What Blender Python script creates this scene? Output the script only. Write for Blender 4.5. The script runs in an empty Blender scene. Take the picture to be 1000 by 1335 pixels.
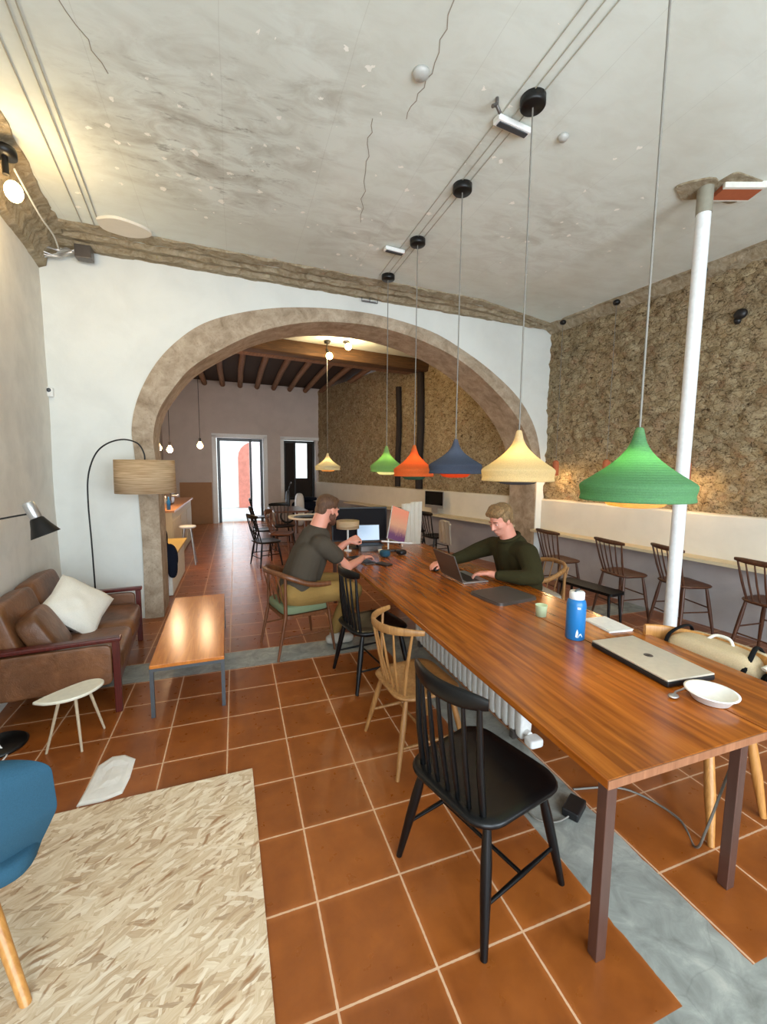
import bpy, bmesh, math, random
from mathutils import Vector, Matrix, noise
random.seed(7)
PI=math.pi
sc=bpy.context.scene
COL=sc.collection
def V(*a): return Vector(a[0] if len(a)==1 else a)

# ------------------------------------------------------------------ materials
def lin(c):
    f=lambda v:(v/12.92 if v<=.04045 else ((v+.055)/1.055)**2.4)
    return (f(c[0]/255),f(c[1]/255),f(c[2]/255),1)
class NT:
    def __init__(s,name):
        s.m=bpy.data.materials.new(name); s.m.use_nodes=True; s.t=s.m.node_tree; s.t.nodes.clear()
        s.out=s.n('ShaderNodeOutputMaterial'); s.b=s.n('ShaderNodeBsdfPrincipled'); s.l(s.b.outputs[0],s.out.inputs[0])
        s.tc=s.n('ShaderNodeTexCoord'); s.o=s.tc.outputs['Object']
    def n(s,t,**k):
        n=s.t.nodes.new(t)
        for a,v in k.items(): setattr(n,a,v)
        return n
    def l(s,a,b): s.t.links.new(a,b)
    def setin(s,sock,v):
        if isinstance(v,bpy.types.NodeSocket): s.l(v,sock)
        else: sock.default_value=v
    def math(s,op,a,b=0.0,c=None):
        n=s.n('ShaderNodeMath',operation=op); s.setin(n.inputs[0],a); s.setin(n.inputs[1],b)
        if c is not None: s.setin(n.inputs[2],c)
        return n.outputs[0]
    def map(s,v,scale=(1,1,1),rot=(0,0,0),loc=(0,0,0)):
        n=s.n('ShaderNodeMapping'); s.setin(n.inputs[0],v); n.inputs['Scale'].default_value=scale; n.inputs['Rotation'].default_value=rot; n.inputs['Location'].default_value=loc
        return n.outputs[0]
    def noise(s,v,scale,detail=4,rough=.5,dist=0,col=False):
        n=s.n('ShaderNodeTexNoise'); s.setin(n.inputs['Vector'],v); n.inputs['Scale'].default_value=scale; n.inputs['Detail'].default_value=detail
        n.inputs['Roughness'].default_value=rough; n.inputs['Distortion'].default_value=dist
        return n.outputs['Color' if col else 'Fac']
    def vor(s,v,scale,out='Distance',feat='F1',rnd=1.0):
        n=s.n('ShaderNodeTexVoronoi',feature=feat); s.setin(n.inputs['Vector'],v); n.inputs['Scale'].default_value=scale; n.inputs['Randomness'].default_value=rnd
        return n.outputs[out]
    def ramp(s,f,stops,interp='LINEAR'):
        n=s.n('ShaderNodeValToRGB'); n.color_ramp.interpolation=interp; e=n.color_ramp.elements
        while len(e)<len(stops): e.new(.5)
        for i,(p,c) in enumerate(stops):
            e[i].position=p; e[i].color=c if isinstance(c,tuple) else (c,c,c,1)
        s.setin(n.inputs[0],f); return n.outputs[0]
    def mix(s,f,a,b,mode='MIX'):
        n=s.n('ShaderNodeMix',data_type='RGBA',blend_type=mode); s.setin(n.inputs[0],f); s.setin(n.inputs[6],a); s.setin(n.inputs[7],b); return n.outputs[2]
    def bump(s,h,strength=.3,dist=.01):
        n=s.n('ShaderNodeBump'); n.inputs['Strength'].default_value=strength; n.inputs['Distance'].default_value=dist
        s.l(h,n.inputs['Height']); s.l(n.outputs[0],s.b.inputs['Normal'])
    def fin(s,col=None,rough=None,metal=None,spec=None):
        if col is not None: s.setin(s.b.inputs['Base Color'],col)
        if rough is not None: s.setin(s.b.inputs['Roughness'],rough)
        if metal is not None: s.setin(s.b.inputs['Metallic'],metal)
        if spec is not None: s.setin(s.b.inputs['Specular IOR Level'],spec)
        return s.m
def plain(name,rgb,rough=.5,metal=0.,var=.12,nscale=30,bump=0.,spec=.5,stretch=(1,1,1)):
    t=NT(name); c=lin(rgb); n=t.noise(t.map(t.o,scale=stretch),nscale,3)
    col=t.mix(n,tuple(x*(1-var) for x in c[:3])+(1,),tuple(min(1,x*(1+var)) for x in c[:3])+(1,))
    if bump: t.bump(n,bump,.004)
    return t.fin(col,rough,metal,spec)
def wood(name,a,b,rough=.35,axis='y',scale=1.0,bump=.05,plank=None,det=6):
    t=NT(name); st={'x':(1,14,14),'y':(14,1,14),'z':(14,14,1)}[axis]
    v=t.map(t.o,scale=tuple(k*scale for k in st))
    n=t.noise(v,2.2,det,.65 if det>3 else .5,1.2 if det>3 else .5); col=t.ramp(n,[(.28,lin(a)),(.5,lin(tuple((p+q)/2 for p,q in zip(a,b)))),(.72,lin(b))])
    if plank:
        sx=t.n('ShaderNodeSeparateXYZ'); t.l(t.o,sx.inputs[0])
        k=t.math('FLOOR',t.math('DIVIDE',sx.outputs[0],plank)); ky=t.math('FLOOR',t.math('ADD',t.math('DIVIDE',sx.outputs[1],.9),t.math('MULTIPLY',k,.37)))
        cb=t.n('ShaderNodeCombineXYZ'); t.l(k,cb.inputs[0]); t.l(ky,cb.inputs[1])
        w=t.n('ShaderNodeTexWhiteNoise',noise_dimensions='2D'); t.l(cb.outputs[0],w.inputs[0])
        col=t.mix(.8,col,t.ramp(w.outputs[0],[(0,(.78,.76,.74,1)),(1,(1.1,1.07,1.05,1))]),'MULTIPLY')
    t.bump(n,bump,.002)
    return t.fin(col,rough)
def emis(name,rgb,strength,base=(255,255,255)):
    t=NT(name); t.fin(lin(base),.5); t.b.inputs['Emission Color'].default_value=lin(rgb); t.b.inputs['Emission Strength'].default_value=strength; return t.m
M={}
# ---- floor tiles with missing rows filled with cement
def mk_floor():
    t=NT('terracotta_floor'); sx=t.n('ShaderNodeSeparateXYZ'); t.l(t.o,sx.inputs[0]); X,Y=sx.outputs[0],sx.outputs[1]
    wob=t.noise(t.o,6,2); 
    u=t.math('DIVIDE',t.math('SUBTRACT',X,.3),.4); v=t.math('DIVIDE',t.math('SUBTRACT',Y,1.7),.406)
    fu,fv=t.math('FRACT',u),t.math('FRACT',v)
    du=t.math('MULTIPLY',t.math('MINIMUM',fu,t.math('SUBTRACT',1,fu)),.4); dv=t.math('MULTIPLY',t.math('MINIMUM',fv,t.math('SUBTRACT',1,fv)),.406)
    d=t.math('SUBTRACT',t.math('MINIMUM',du,dv),t.math('MULTIPLY',t.math('SUBTRACT',t.noise(t.o,40,2),.5),.004))
    grout=t.math('LESS_THAN',d,.0045)
    cb=t.n('ShaderNodeCombineXYZ'); t.l(t.math('FLOOR',u),cb.inputs[0]); t.l(t.math('FLOOR',v),cb.inputs[1])
    w=t.n('ShaderNodeTexWhiteNoise',noise_dimensions='2D'); t.l(cb.outputs[0],w.inputs[0])
    base=t.mix(t.noise(t.o,5,5,.6),lin((116,60,22)),lin((168,96,40)))
    base=t.mix(.6,base,t.ramp(w.outputs[0],[(0,(.78,.74,.7,1)),(1,(1.12,1.1,1.05,1))]),'MULTIPLY')
    stain=t.ramp(t.noise(t.o,2.6,5,.65,.6),[(.42,0.0),(.7,1.0)])
    base=t.mix(t.math('MULTIPLY',stain,.35),base,lin((92,42,20)))
    edge=t.ramp(d,[(.004,1.0),(.03,0.0)]); base=t.mix(t.math('MULTIPLY',edge,.25),base,lin((196,120,66)))
    col=t.mix(grout,base,lin((205,166,132)))
    gt=lambda a,b:t.math('GREATER_THAN',a,b); lt=lambda a,b:t.math('LESS_THAN',a,b)
    rag=t.math('MULTIPLY',t.math('SUBTRACT',t.noise(t.o,9,3),.5),.03)
    Xr=t.math('ADD',X,rag); Yr=t.math('ADD',Y,rag)
    s1=t.math('MULTIPLY',t.math('MULTIPLY',gt(Xr,1.495),lt(Xr,1.89)),lt(Y,4.2))
    s2=t.math('MULTIPLY',gt(Yr,4.15),lt(Yr,4.54)); s3=t.math('MULTIPLY',t.math('MULTIPLY',gt(Y,.49),lt(Y,.895)),gt(X,.9))
    cem=t.math('MAXIMUM',t.math('MAXIMUM',s1,s2),s3)
    cn=t.noise(t.o,7,8,.65,.8); cc=t.ramp(cn,[(.3,lin((118,120,114))),(.55,lin((150,153,146))),(.75,lin((180,180,170)))])
    # fine cracks in cement
    cr=t.ramp(t.vor(t.mix(.15,t.o,t.noise(t.o,3,3,col=True),'ADD'),1.6,'Distance','DISTANCE_TO_EDGE'),[(0,.85),(.006,1.0)])
    cc=t.mix(1,cc,cr,'MULTIPLY')
    col=t.mix(cem,col,cc)
    r=t.math('ADD',t.math('MULTIPLY',t.noise(t.o,14,4),.22),.2); r=t.math('MAXIMUM',r,t.math('MULTIPLY',t.math('MAXIMUM',cem,grout),.5))
    h=t.math('SUBTRACT',t.math('MULTIPLY',t.noise(t.o,4,3),.6),t.math('MULTIPLY',grout,.5)); t.bump(h,.1,.003)
    return t.fin(col,r,spec=.5)
M['floor']=mk_floor()
def mk_ceiling():
    t=NT('peeling_ceiling')
    def near(c,r0,r1):
        n=t.n('ShaderNodeVectorMath',operation='DISTANCE'); t.l(t.o,n.inputs[0]); n.inputs[1].default_value=c
        return t.ramp(t.math('DIVIDE',n.outputs['Value'],r1),[(r0/r1,1.0),(1,0.0)])
    a=t.noise(t.o,.55,4,.6,.4); col=t.ramp(a,[(.3,lin((210,214,204))),(.5,lin((220,226,218))),(.72,lin((227,233,228)))])
    z1=near((-.1,3.9,4.45),.25,1.15); z2=near((.55,3.1,4.45),.1,.7); z3=near((3.2,3.9,4.45),.1,1.2); z4=near((1.8,3.1,4.45),.1,.8); z5=near((1.5,4.6,4.45),.1,1.0)
    zz=t.math('MAXIMUM',t.math('MAXIMUM',z1,t.math('MULTIPLY',z2,.6)),t.math('MAXIMUM',t.math('MULTIPLY',z3,.5),t.math('MAXIMUM',t.math('MULTIPLY',z4,.5),t.math('MULTIPLY',z5,.6))))
    d=t.noise(t.map(t.o,scale=(1,2.0,1)),3.0,6,.65,.6); dirt=t.ramp(d,[(.42,0.0),(.7,1.0)])
    col=t.mix(t.math('MULTIPLY',dirt,.14),col,lin((160,150,128)))
    col=t.mix(t.math('MULTIPLY',t.math('MULTIPLY',dirt,zz),.6),col,lin((128,114,92)))
    dk=t.ramp(t.noise(t.map(t.o,scale=(1,3.0,1),loc=(5,2,0)),5,5,.7,.4),[(.58,0.0),(.68,1.0)])
    col=t.mix(t.math('MULTIPLY',t.math('MULTIPLY',dk,z1),.6),col,lin((92,84,68)))
    wv=t.mix(.09,t.o,t.noise(t.o,13,4,.7,col=True),'ADD'); sc_=t.n('ShaderNodeSeparateColor'); t.l(t.vor(wv,12,'Color'),sc_.inputs[0]); ds=t.vor(wv,12,'Distance')
    thr=t.math('ADD',.985,t.math('MULTIPLY',zz,-.42)); fm=t.math('MULTIPLY',t.math('GREATER_THAN',sc_.outputs[0],thr),t.math('LESS_THAN',ds,t.math('MULTIPLY',sc_.outputs[1],.34)))
    col=t.mix(fm,col,lin((246,245,236)))
    sx=t.n('ShaderNodeSeparateXYZ'); t.l(t.o,sx.inputs[0])
    bd=t.math('FRACT',t.math('MULTIPLY',t.math('ADD',sx.outputs[0],t.math('MULTIPLY',t.noise(t.o,1,2),.05)),1.3))
    ln=t.math('MULTIPLY',t.math('LESS_THAN',bd,.006),.14); col=t.mix(ln,col,lin((120,112,96)))
    h=t.math('ADD',t.math('MULTIPLY',fm,1.0),t.math('MULTIPLY',t.math('MULTIPLY',dirt,zz),-.4)); t.bump(h,.5,.01)
    return t.fin(col,.85,spec=.2)
M['ceiling']=mk_ceiling()
def plaster(name,rgb,dirt=.1,scale=2.0,bump=.25):
    t=NT(name); n=t.noise(t.o,scale,6,.6,.3); c=lin(rgb)
    col=t.ramp(n,[(.3,tuple(x*(1-dirt) for x in c[:3])+(1,)),(.6,c)])
    sp=t.noise(t.o,38,4,.7); t.bump(t.math('ADD',t.math('MULTIPLY',n,.8),t.math('MULTIPLY',sp,.15)),bump,.02)
    return t.fin(col,.8,spec=.25)
M['white_plaster']=plaster('white_plaster',(226,228,222),.08)
M['left_plaster']=plaster('left_plaster',(226,222,212),.14,3.0,.4)
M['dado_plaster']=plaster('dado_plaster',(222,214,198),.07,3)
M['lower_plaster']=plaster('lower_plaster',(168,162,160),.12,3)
M['far_plaster']=plaster('far_plaster',(206,196,190),.1)
M['outside_plaster']=plaster('outside_plaster',(238,236,226),.1)
M['outside_pink']=plaster('outside_pink',(206,130,112),.25,4)
def mk_stone(name):
    t=NT(name); v=t.map(t.o,scale=(1,1,1.35)); dv=t.mix(.16,v,t.noise(t.o,4,5,.7,col=True),'ADD')
    cell=t.vor(dv,8.5,'Color'); sx=t.n('ShaderNodeSeparateColor'); t.l(cell,sx.inputs[0])
    ed=t.vor(dv,8.5,'Distance','DISTANCE_TO_EDGE')
    n1=t.noise(v,5,8,.78,1.0); n2=t.noise(v,15,7,.8,.8); n3=t.noise(t.o,44,5,.75)
    col=t.ramp(n1,[(.3,lin((136,114,84))),(.45,lin((172,152,118))),(.58,lin((194,178,146))),(.75,lin((216,204,176)))])
    col=t.mix(.35,col,t.ramp(sx.outputs[0],[(0,lin((146,116,80))),(.4,lin((190,166,124))),(.8,lin((214,194,156))),(1,lin((178,128,92)))]))
    col=t.mix(t.ramp(n2,[(.38,.95),(.48,0.0)]),col,lin((76,58,38)))
    col=t.mix(t.ramp(n2,[(.58,0.0),(.72,.55)]),col,lin((224,208,174)))
    col=t.mix(t.ramp(n3,[(.36,.8),(.45,0.0)]),col,lin((52,38,24)))
    col=t.mix(t.ramp(ed,[(0,.35),(.05,0.0)]),col,lin((120,94,62)))
    big=t.noise(t.o,.8,3); col=t.mix(1,col,t.ramp(big,[(.3,(.85,.85,.85,1)),(.7,(1.06,1.04,1.0,1))]),'MULTIPLY')
    h=t.math('ADD',t.math('MULTIPLY',t.ramp(ed,[(0,0.0),(.1,1.0)]),.3),t.math('ADD',t.math('MULTIPLY',n1,1.2),t.math('MULTIPLY',n2,.7))); t.bump(h,1.0,.035)
    return t.fin(col,.92,spec=.15)
M['stone']=mk_stone('rubble_stone'); 
def mk_band():
    t=NT('arch_stone'); n=t.noise(t.o,5,8,.7,.5); col=t.ramp(n,[(.3,lin((140,122,100))),(.5,lin((176,158,136))),(.72,lin((200,184,162)))])
    f=t.noise(t.o,36,4,.7); col=t.mix(t.ramp(f,[(.3,.5),(.45,0.0)]),col,lin((120,104,84))); t.bump(t.math('ADD',n,t.math('MULTIPLY',f,.4)),.6,.02)
    return t.fin(col,.85,spec=.2)
M['arch_stone']=mk_band()
def mk_rough():
    t=NT('rough_cornice'); n=t.noise(t.map(t.o,scale=(1,1.6,1)),7,8,.75,1.2); col=t.ramp(n,[(.28,lin((124,106,80))),(.45,lin((168,152,124))),(.7,lin((204,192,168)))])
    t.bump(n,1,.05); return t.fin(col,.9,spec=.15)
M['rough']=mk_rough()
M['old_timber']=wood('old_timber',(62,42,22),(112,78,42),.75,'x',.9,.4)
M['dark_timber']=wood('dark_timber',(22,16,12),(48,34,24),.8,'z',1,.5)
M['joist']=wood('joist_wood',(110,78,52),(160,120,88),.8,'y',1,.4)
M['ceiling_board']=plain('dark_board',(62,44,30),.9)
M['table_wood']=wood('table_wood',(124,62,12),(186,108,34),.26,'y',.8,.004,plank=.05,det=3)
M['table_wood'].node_tree.nodes['Principled BSDF'].inputs['Coat Weight'].default_value=.25
M['table_wood'].node_tree.nodes['Principled BSDF'].inputs['Coat Roughness'].default_value=.15
M['table_edge']=wood('table_edge',(122,78,52),(162,112,80),.4,'z',.7,.05)
M['coffee_wood']=wood('coffee_wood',(168,92,30),(206,126,50),.22,'y',.8,.03)
M['oak']=wood('oak',(124,84,44),(172,126,74),.38,'z',1.2)
M['light_oak']=wood('light_oak',(168,112,52),(206,150,84),.35,'z',1.2)
M['walnut']=wood('walnut',(84,48,26),(124,76,44),.35,'z',1.2)
M['chair_brown']=wood('chair_brown',(60,34,22),(98,60,38),.4,'z',1.2)
M['mahogany']=wood('mahogany',(62,16,12),(98,32,24),.3,'z',1.0)
M['black_paint']=plain('black_paint',(7,7,8),.34,var=.1,spec=.35)
M['black_plastic']=plain('black_plastic',(18,18,20),.45)
M['black_metal']=plain('black_metal',(22,21,20),.4,.3)
M['steel_grey']=plain('steel_grey',(84,88,92),.42,.55)
M['dull_zinc']=plain('dull_zinc',(150,146,130),.6,.2)
M['dull_plastic']=plain('dull_plastic',(176,176,170),.35)
M['pale_leg']=plain('pale_leg',(188,170,142),.5)
M['lid_silver']=plain('lid_silver',(196,188,172),.45,.25)
M['leg_steel']=plain('leg_steel',(112,84,74),.36,.65,var=.15,stretch=(1,1,.1))
M['silver']=plain('silver',(190,190,190),.3,.8)
M['gunmetal']=plain('gunmetal',(98,92,88),.35,.5)
M['pole_white']=plain('pole_white',(226,228,228),.35)
M['white']=plain('white_paint',(232,232,228),.45)
M['white_matt']=plain('white_matt',(226,224,214),.75)
M['cream_top']=plain('cream_top',(228,222,202),.3)
M['leather']=None
def mk_leather():
    t=NT('brown_leather'); n=t.noise(t.o,4,5,.6,.5); col=t.ramp(n,[(.3,lin((84,52,28))),(.55,lin((116,74,44))),(.75,lin((138,92,58)))])
    t.bump(t.math('ADD',t.noise(t.o,9,3,.6,1.0),t.math('MULTIPLY',t.vor(t.o,180),.12)),.3,.02); return t.fin(col,.42)
M['leather']=mk_leather()
def mk_fabric(name,rgb,sc=260,rough=.9,var=.2,b=.3):
    t=NT(name); w=t.noise(t.map(t.o,scale=(1,1,1)),sc,2); c=lin(rgb); fold=t.noise(t.o,6,3)
    col=t.mix(w,tuple(x*(1-var) for x in c[:3])+(1,),tuple(min(1,x*(1+var)) for x in c[:3])+(1,)); 
    t.bump(t.math('ADD',t.math('MULTIPLY',fold,1.0),t.math('MULTIPLY',w,.15)),b,.015); return t.fin(col,rough,spec=.2)
M['blue_fabric']=mk_fabric('blue_fabric',(44,80,100))
M['green_fabric']=mk_fabric('green_fabric',(112,124,96))
M['white_cotton']=mk_fabric('white_cotton',(234,230,218),200)
M['tshirt']=mk_fabric('tshirt_grey',(72,64,54),200,b=.6)
M['sweater']=mk_fabric('olive_sweater',(48,44,22),120,b=.7,var=.35)
M['khaki']=mk_fabric('khaki_trousers',(142,112,62),180,b=.6)
M['grey_trousers']=mk_fabric('grey_trousers',(70,66,62),180,b=.6)
M['beige_canvas']=mk_fabric('beige_canvas',(196,176,142),150)
M['grey_canvas']=mk_fabric('grey_canvas',(176,168,156),150)
M['navy_cloth']=mk_fabric('navy_cloth',(20,24,38),150)
M['black_cloth']=mk_fabric('black_cloth',(16,16,17),150)
M['skin']=None
def mk_skin(name,rgb):
    t=NT(name); n=t.noise(t.o,12,4,.6); c=lin(rgb); col=t.mix(n,tuple(x*.88 for x in c[:3])+(1,),(min(1,c[0]*1.1),c[1]*1.02,c[2]*1.0,1)); t.bump(t.noise(t.o,140,2),.08,.002)
    t.b.inputs['Subsurface Weight'].default_value=.12; t.b.inputs['Subsurface Radius'].default_value=(.02,.008,.004); return t.fin(col,.5)
M['skin']=mk_skin('skin',(214,150,128)); M['lips']=plain('lips',(176,98,88),.45)
def mk_hair(name,a,b):
    t=NT(name); n=t.noise(t.map(t.o,scale=(34,34,9)),2.0,5,.7,1.2); col=t.ramp(n,[(.3,lin(a)),(.7,lin(b))]); t.bump(n,.9,.012); return t.fin(col,.5)
M['hair_blond']=mk_hair('dark_blond_hair',(62,44,26),(176,140,92)); M['hair_brown']=mk_hair('brown_hair',(56,36,24),(112,76,50))
M['beard']=mk_hair('beard',(72,40,26),(120,74,50))
def mk_osb():
    t=NT('osb_board'); out=None
    warp=t.mix(.035,t.o,t.noise(t.o,9,3,.6,col=True),'ADD')
    cols=[(0,lin((150,120,90))),(.12,lin((186,158,126))),(.35,lin((208,186,154))),(.7,lin((224,206,178))),(1,lin((238,226,204)))]
    for i,(rot,sx_,sy_) in enumerate([(.5,6,34),(.2,8,44),(.8,7,36),(1.3,9,40),(-.25,8,42),(.5,11,60)]):
        v=t.map(warp,rot=(0,0,-rot),loc=(i*3.7,i*1.3,0)); v=t.map(v,scale=(sx_,sy_,1))
        c=t.vor(v,1,'Color'); s=t.n('ShaderNodeSeparateColor'); t.l(c,s.inputs[0]); e=t.vor(v,1,'Distance')
        fib=t.noise(t.map(t.map(warp,rot=(0,0,-rot)),scale=(6,120,1)),1.5,3); k=t.mix(.3,t.ramp(s.outputs[0],cols),t.ramp(fib,[(.3,lin((190,154,108))),(.7,lin((244,230,204)))])); k=t.mix(t.ramp(e,[(.4,0.0),(.9,.25)]),k,lin((176,142,100)))
        if out is None: out=k; hh=s.outputs[1]
        else:
            g=t.math('GREATER_THAN',s.outputs[2],.6); out=t.mix(g,out,k); hh=t.mix(g,hh,s.outputs[1])
    for r,sc_ in ((.6,(6,34,1)),(.35,(8,40,1)),(1.2,(8,44,1)),(.9,(11,60,1))):
        v=t.map(t.map(warp,rot=(0,0,-r),loc=(r*9,0,0)),scale=sc_); c=t.vor(v,1,'Color'); s=t.n('ShaderNodeSeparateColor'); t.l(c,s.inputs[0])
        dk=t.math('MULTIPLY',t.math('GREATER_THAN',s.outputs[0],.93),t.ramp(t.vor(v,1,'Distance'),[(.2,1.0),(.4,0.0)])); out=t.mix(t.math('MULTIPLY',dk,.8),out,lin((150,106,66)))
    big=t.noise(t.o,2.2,3); out=t.mix(1,out,t.ramp(big,[(.3,(.9,.88,.86,1)),(.7,(1.03,1.03,1.02,1))]),'MULTIPLY')
    t.bump(hh,.3,.003); return t.fin(out,.6)
M['osb']=mk_osb()
def mk_shade(name,rgb,trans=.45):
    t=NT(name); sx=t.n('ShaderNodeSeparateXYZ'); t.l(t.o,sx.inputs[0]); 
    rib=t.math('SINE',t.math('MULTIPLY',sx.outputs[2],520)); w=t.noise(t.o,150,2); c=lin(rgb)
    col=t.mix(w,tuple(x*.7 for x in c[:3])+(1,),tuple(min(1,x*1.15) for x in c[:3])+(1,)); t.bump(t.math('ADD',t.math('MULTIPLY',rib,.3),w),.6,.004)
    t.fin(col,.8,spec=.2); tr=t.n('ShaderNodeBsdfTranslucent'); t.l(col,tr.inputs[0]); mx=t.n('ShaderNodeMixShader'); mx.inputs[0].default_value=trans
    t.l(t.b.outputs[0],mx.inputs[1]); t.l(tr.outputs[0],mx.inputs[2]); t.l(mx.outputs[0],t.out.inputs[0]); return t.m
SH={k:mk_shade('woven_'+k,c) for k,c in dict(green=(104,152,108),cream=(226,212,168),blue=(92,102,122),orange=(214,126,66),lime=(146,182,120),white=(214,210,184),teal=(70,112,98),slate=(96,100,108),amber=(214,176,120),red=(206,104,52),pale=(232,232,206)).items()}
M['drum']=None
def mk_drum():
    t=NT('veneer_drum'); sx=t.n('ShaderNodeSeparateXYZ'); t.l(t.o,sx.inputs[0]); n=t.noise(t.map(t.o,scale=(2,2,60)),2,3)
    col=t.ramp(n,[(.35,lin((186,152,112))),(.65,lin((226,200,162)))]); t.fin(col,.7); tr=t.n('ShaderNodeBsdfTranslucent'); t.l(col,tr.inputs[0]); mx=t.n('ShaderNodeMixShader'); mx.inputs[0].default_value=.3
    t.l(t.b.outputs[0],mx.inputs[1]); t.l(tr.outputs[0],mx.inputs[2]); t.l(mx.outputs[0],t.out.inputs[0]); return t.m
M['drum']=mk_drum()
def mk_glass():
    t=NT('window_glass'); t.fin((.9,.95,1,1),.02); t.b.inputs['Transmission Weight'].default_value=1; t.b.inputs['IOR'].default_value=1.1; return t.m
M['glass']=mk_glass()
M['clear']=mk_glass()
M['bulb']=emis('lit_bulb',(255,196,120),14)
M['bulb_dim']=emis('lit_bulb_small',(255,214,150),6)
M['spot_bulb']=emis('lit_spot',(255,210,140),40)
def mk_screen(name,a,b,c,strength=.8,axis=2,lo=-.2,hi=.2):
    t=NT(name); sx=t.n('ShaderNodeSeparateXYZ'); t.l(t.o,sx.inputs[0]); n=t.noise(t.o,9,3,.6,1)
    f=t.math('DIVIDE',t.math('SUBTRACT',t.math('ADD',sx.outputs[axis],t.math('MULTIPLY',t.math('SUBTRACT',n,.5),.15)),lo),hi-lo)
    col=t.ramp(f,[(.05,lin(a)),(.45,lin(b)),(.9,lin(c))]); t.fin((.01,.01,.01,1),.15); t.l(col,t.b.inputs['Emission Color']); t.b.inputs['Emission Strength'].default_value=strength; return t.m
M['screen_pink']=mk_screen('desert_wallpaper_screen',(96,52,92),(206,150,118),(226,140,112),.75,2,-.2,.22)
M['screen_blue']=mk_screen('pale_blue_screen',(120,150,186),(156,182,214),(170,196,224),.7)
M['screen_off']=plain('screen_off',(8,8,10),.12,var=.02)
M['screen_dark']=mk_screen('dark_red_screen',(10,8,12),(30,10,14),(16,12,18),.5)
M['screen_dark'].node_tree.nodes['Principled BSDF'].inputs['Roughness'].default_value=.6; M['screen_dark'].node_tree.nodes['Principled BSDF'].inputs['Specular IOR Level'].default_value=.05
M['bottle_blue']=plain('bottle_blue',(28,112,176),.3,var=.05)
M['cardboard']=plain('cardboard_panel',(164,124,88),.7,var=.1,nscale=8)
M['osb_counter']=plain('counter_ply',(206,190,156),.6,var=.08,nscale=10)
M['orange_top']=plain('orange_counter_top',(196,140,96),.4)
M['yellow_top']=plain('yellow_ply_top',(206,176,96),.5)
M['mint']=plain('mint_cup',(196,214,176),.5)
M['street']=plaster('street_paving',(200,196,190),.2)
M['grout_white']=plain('plaster_scrap',(226,222,214),.85,bump=.6,nscale=20)
M['terracotta']=plain('terracotta_lamp',(176,96,60),.8)
M['crack']=plain('crack_line',(150,142,126),.9)
M['cable_grey']=plain('cable_grey',(120,116,108),.6); M['conduit']=plain('conduit',(172,168,152),.6)

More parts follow.
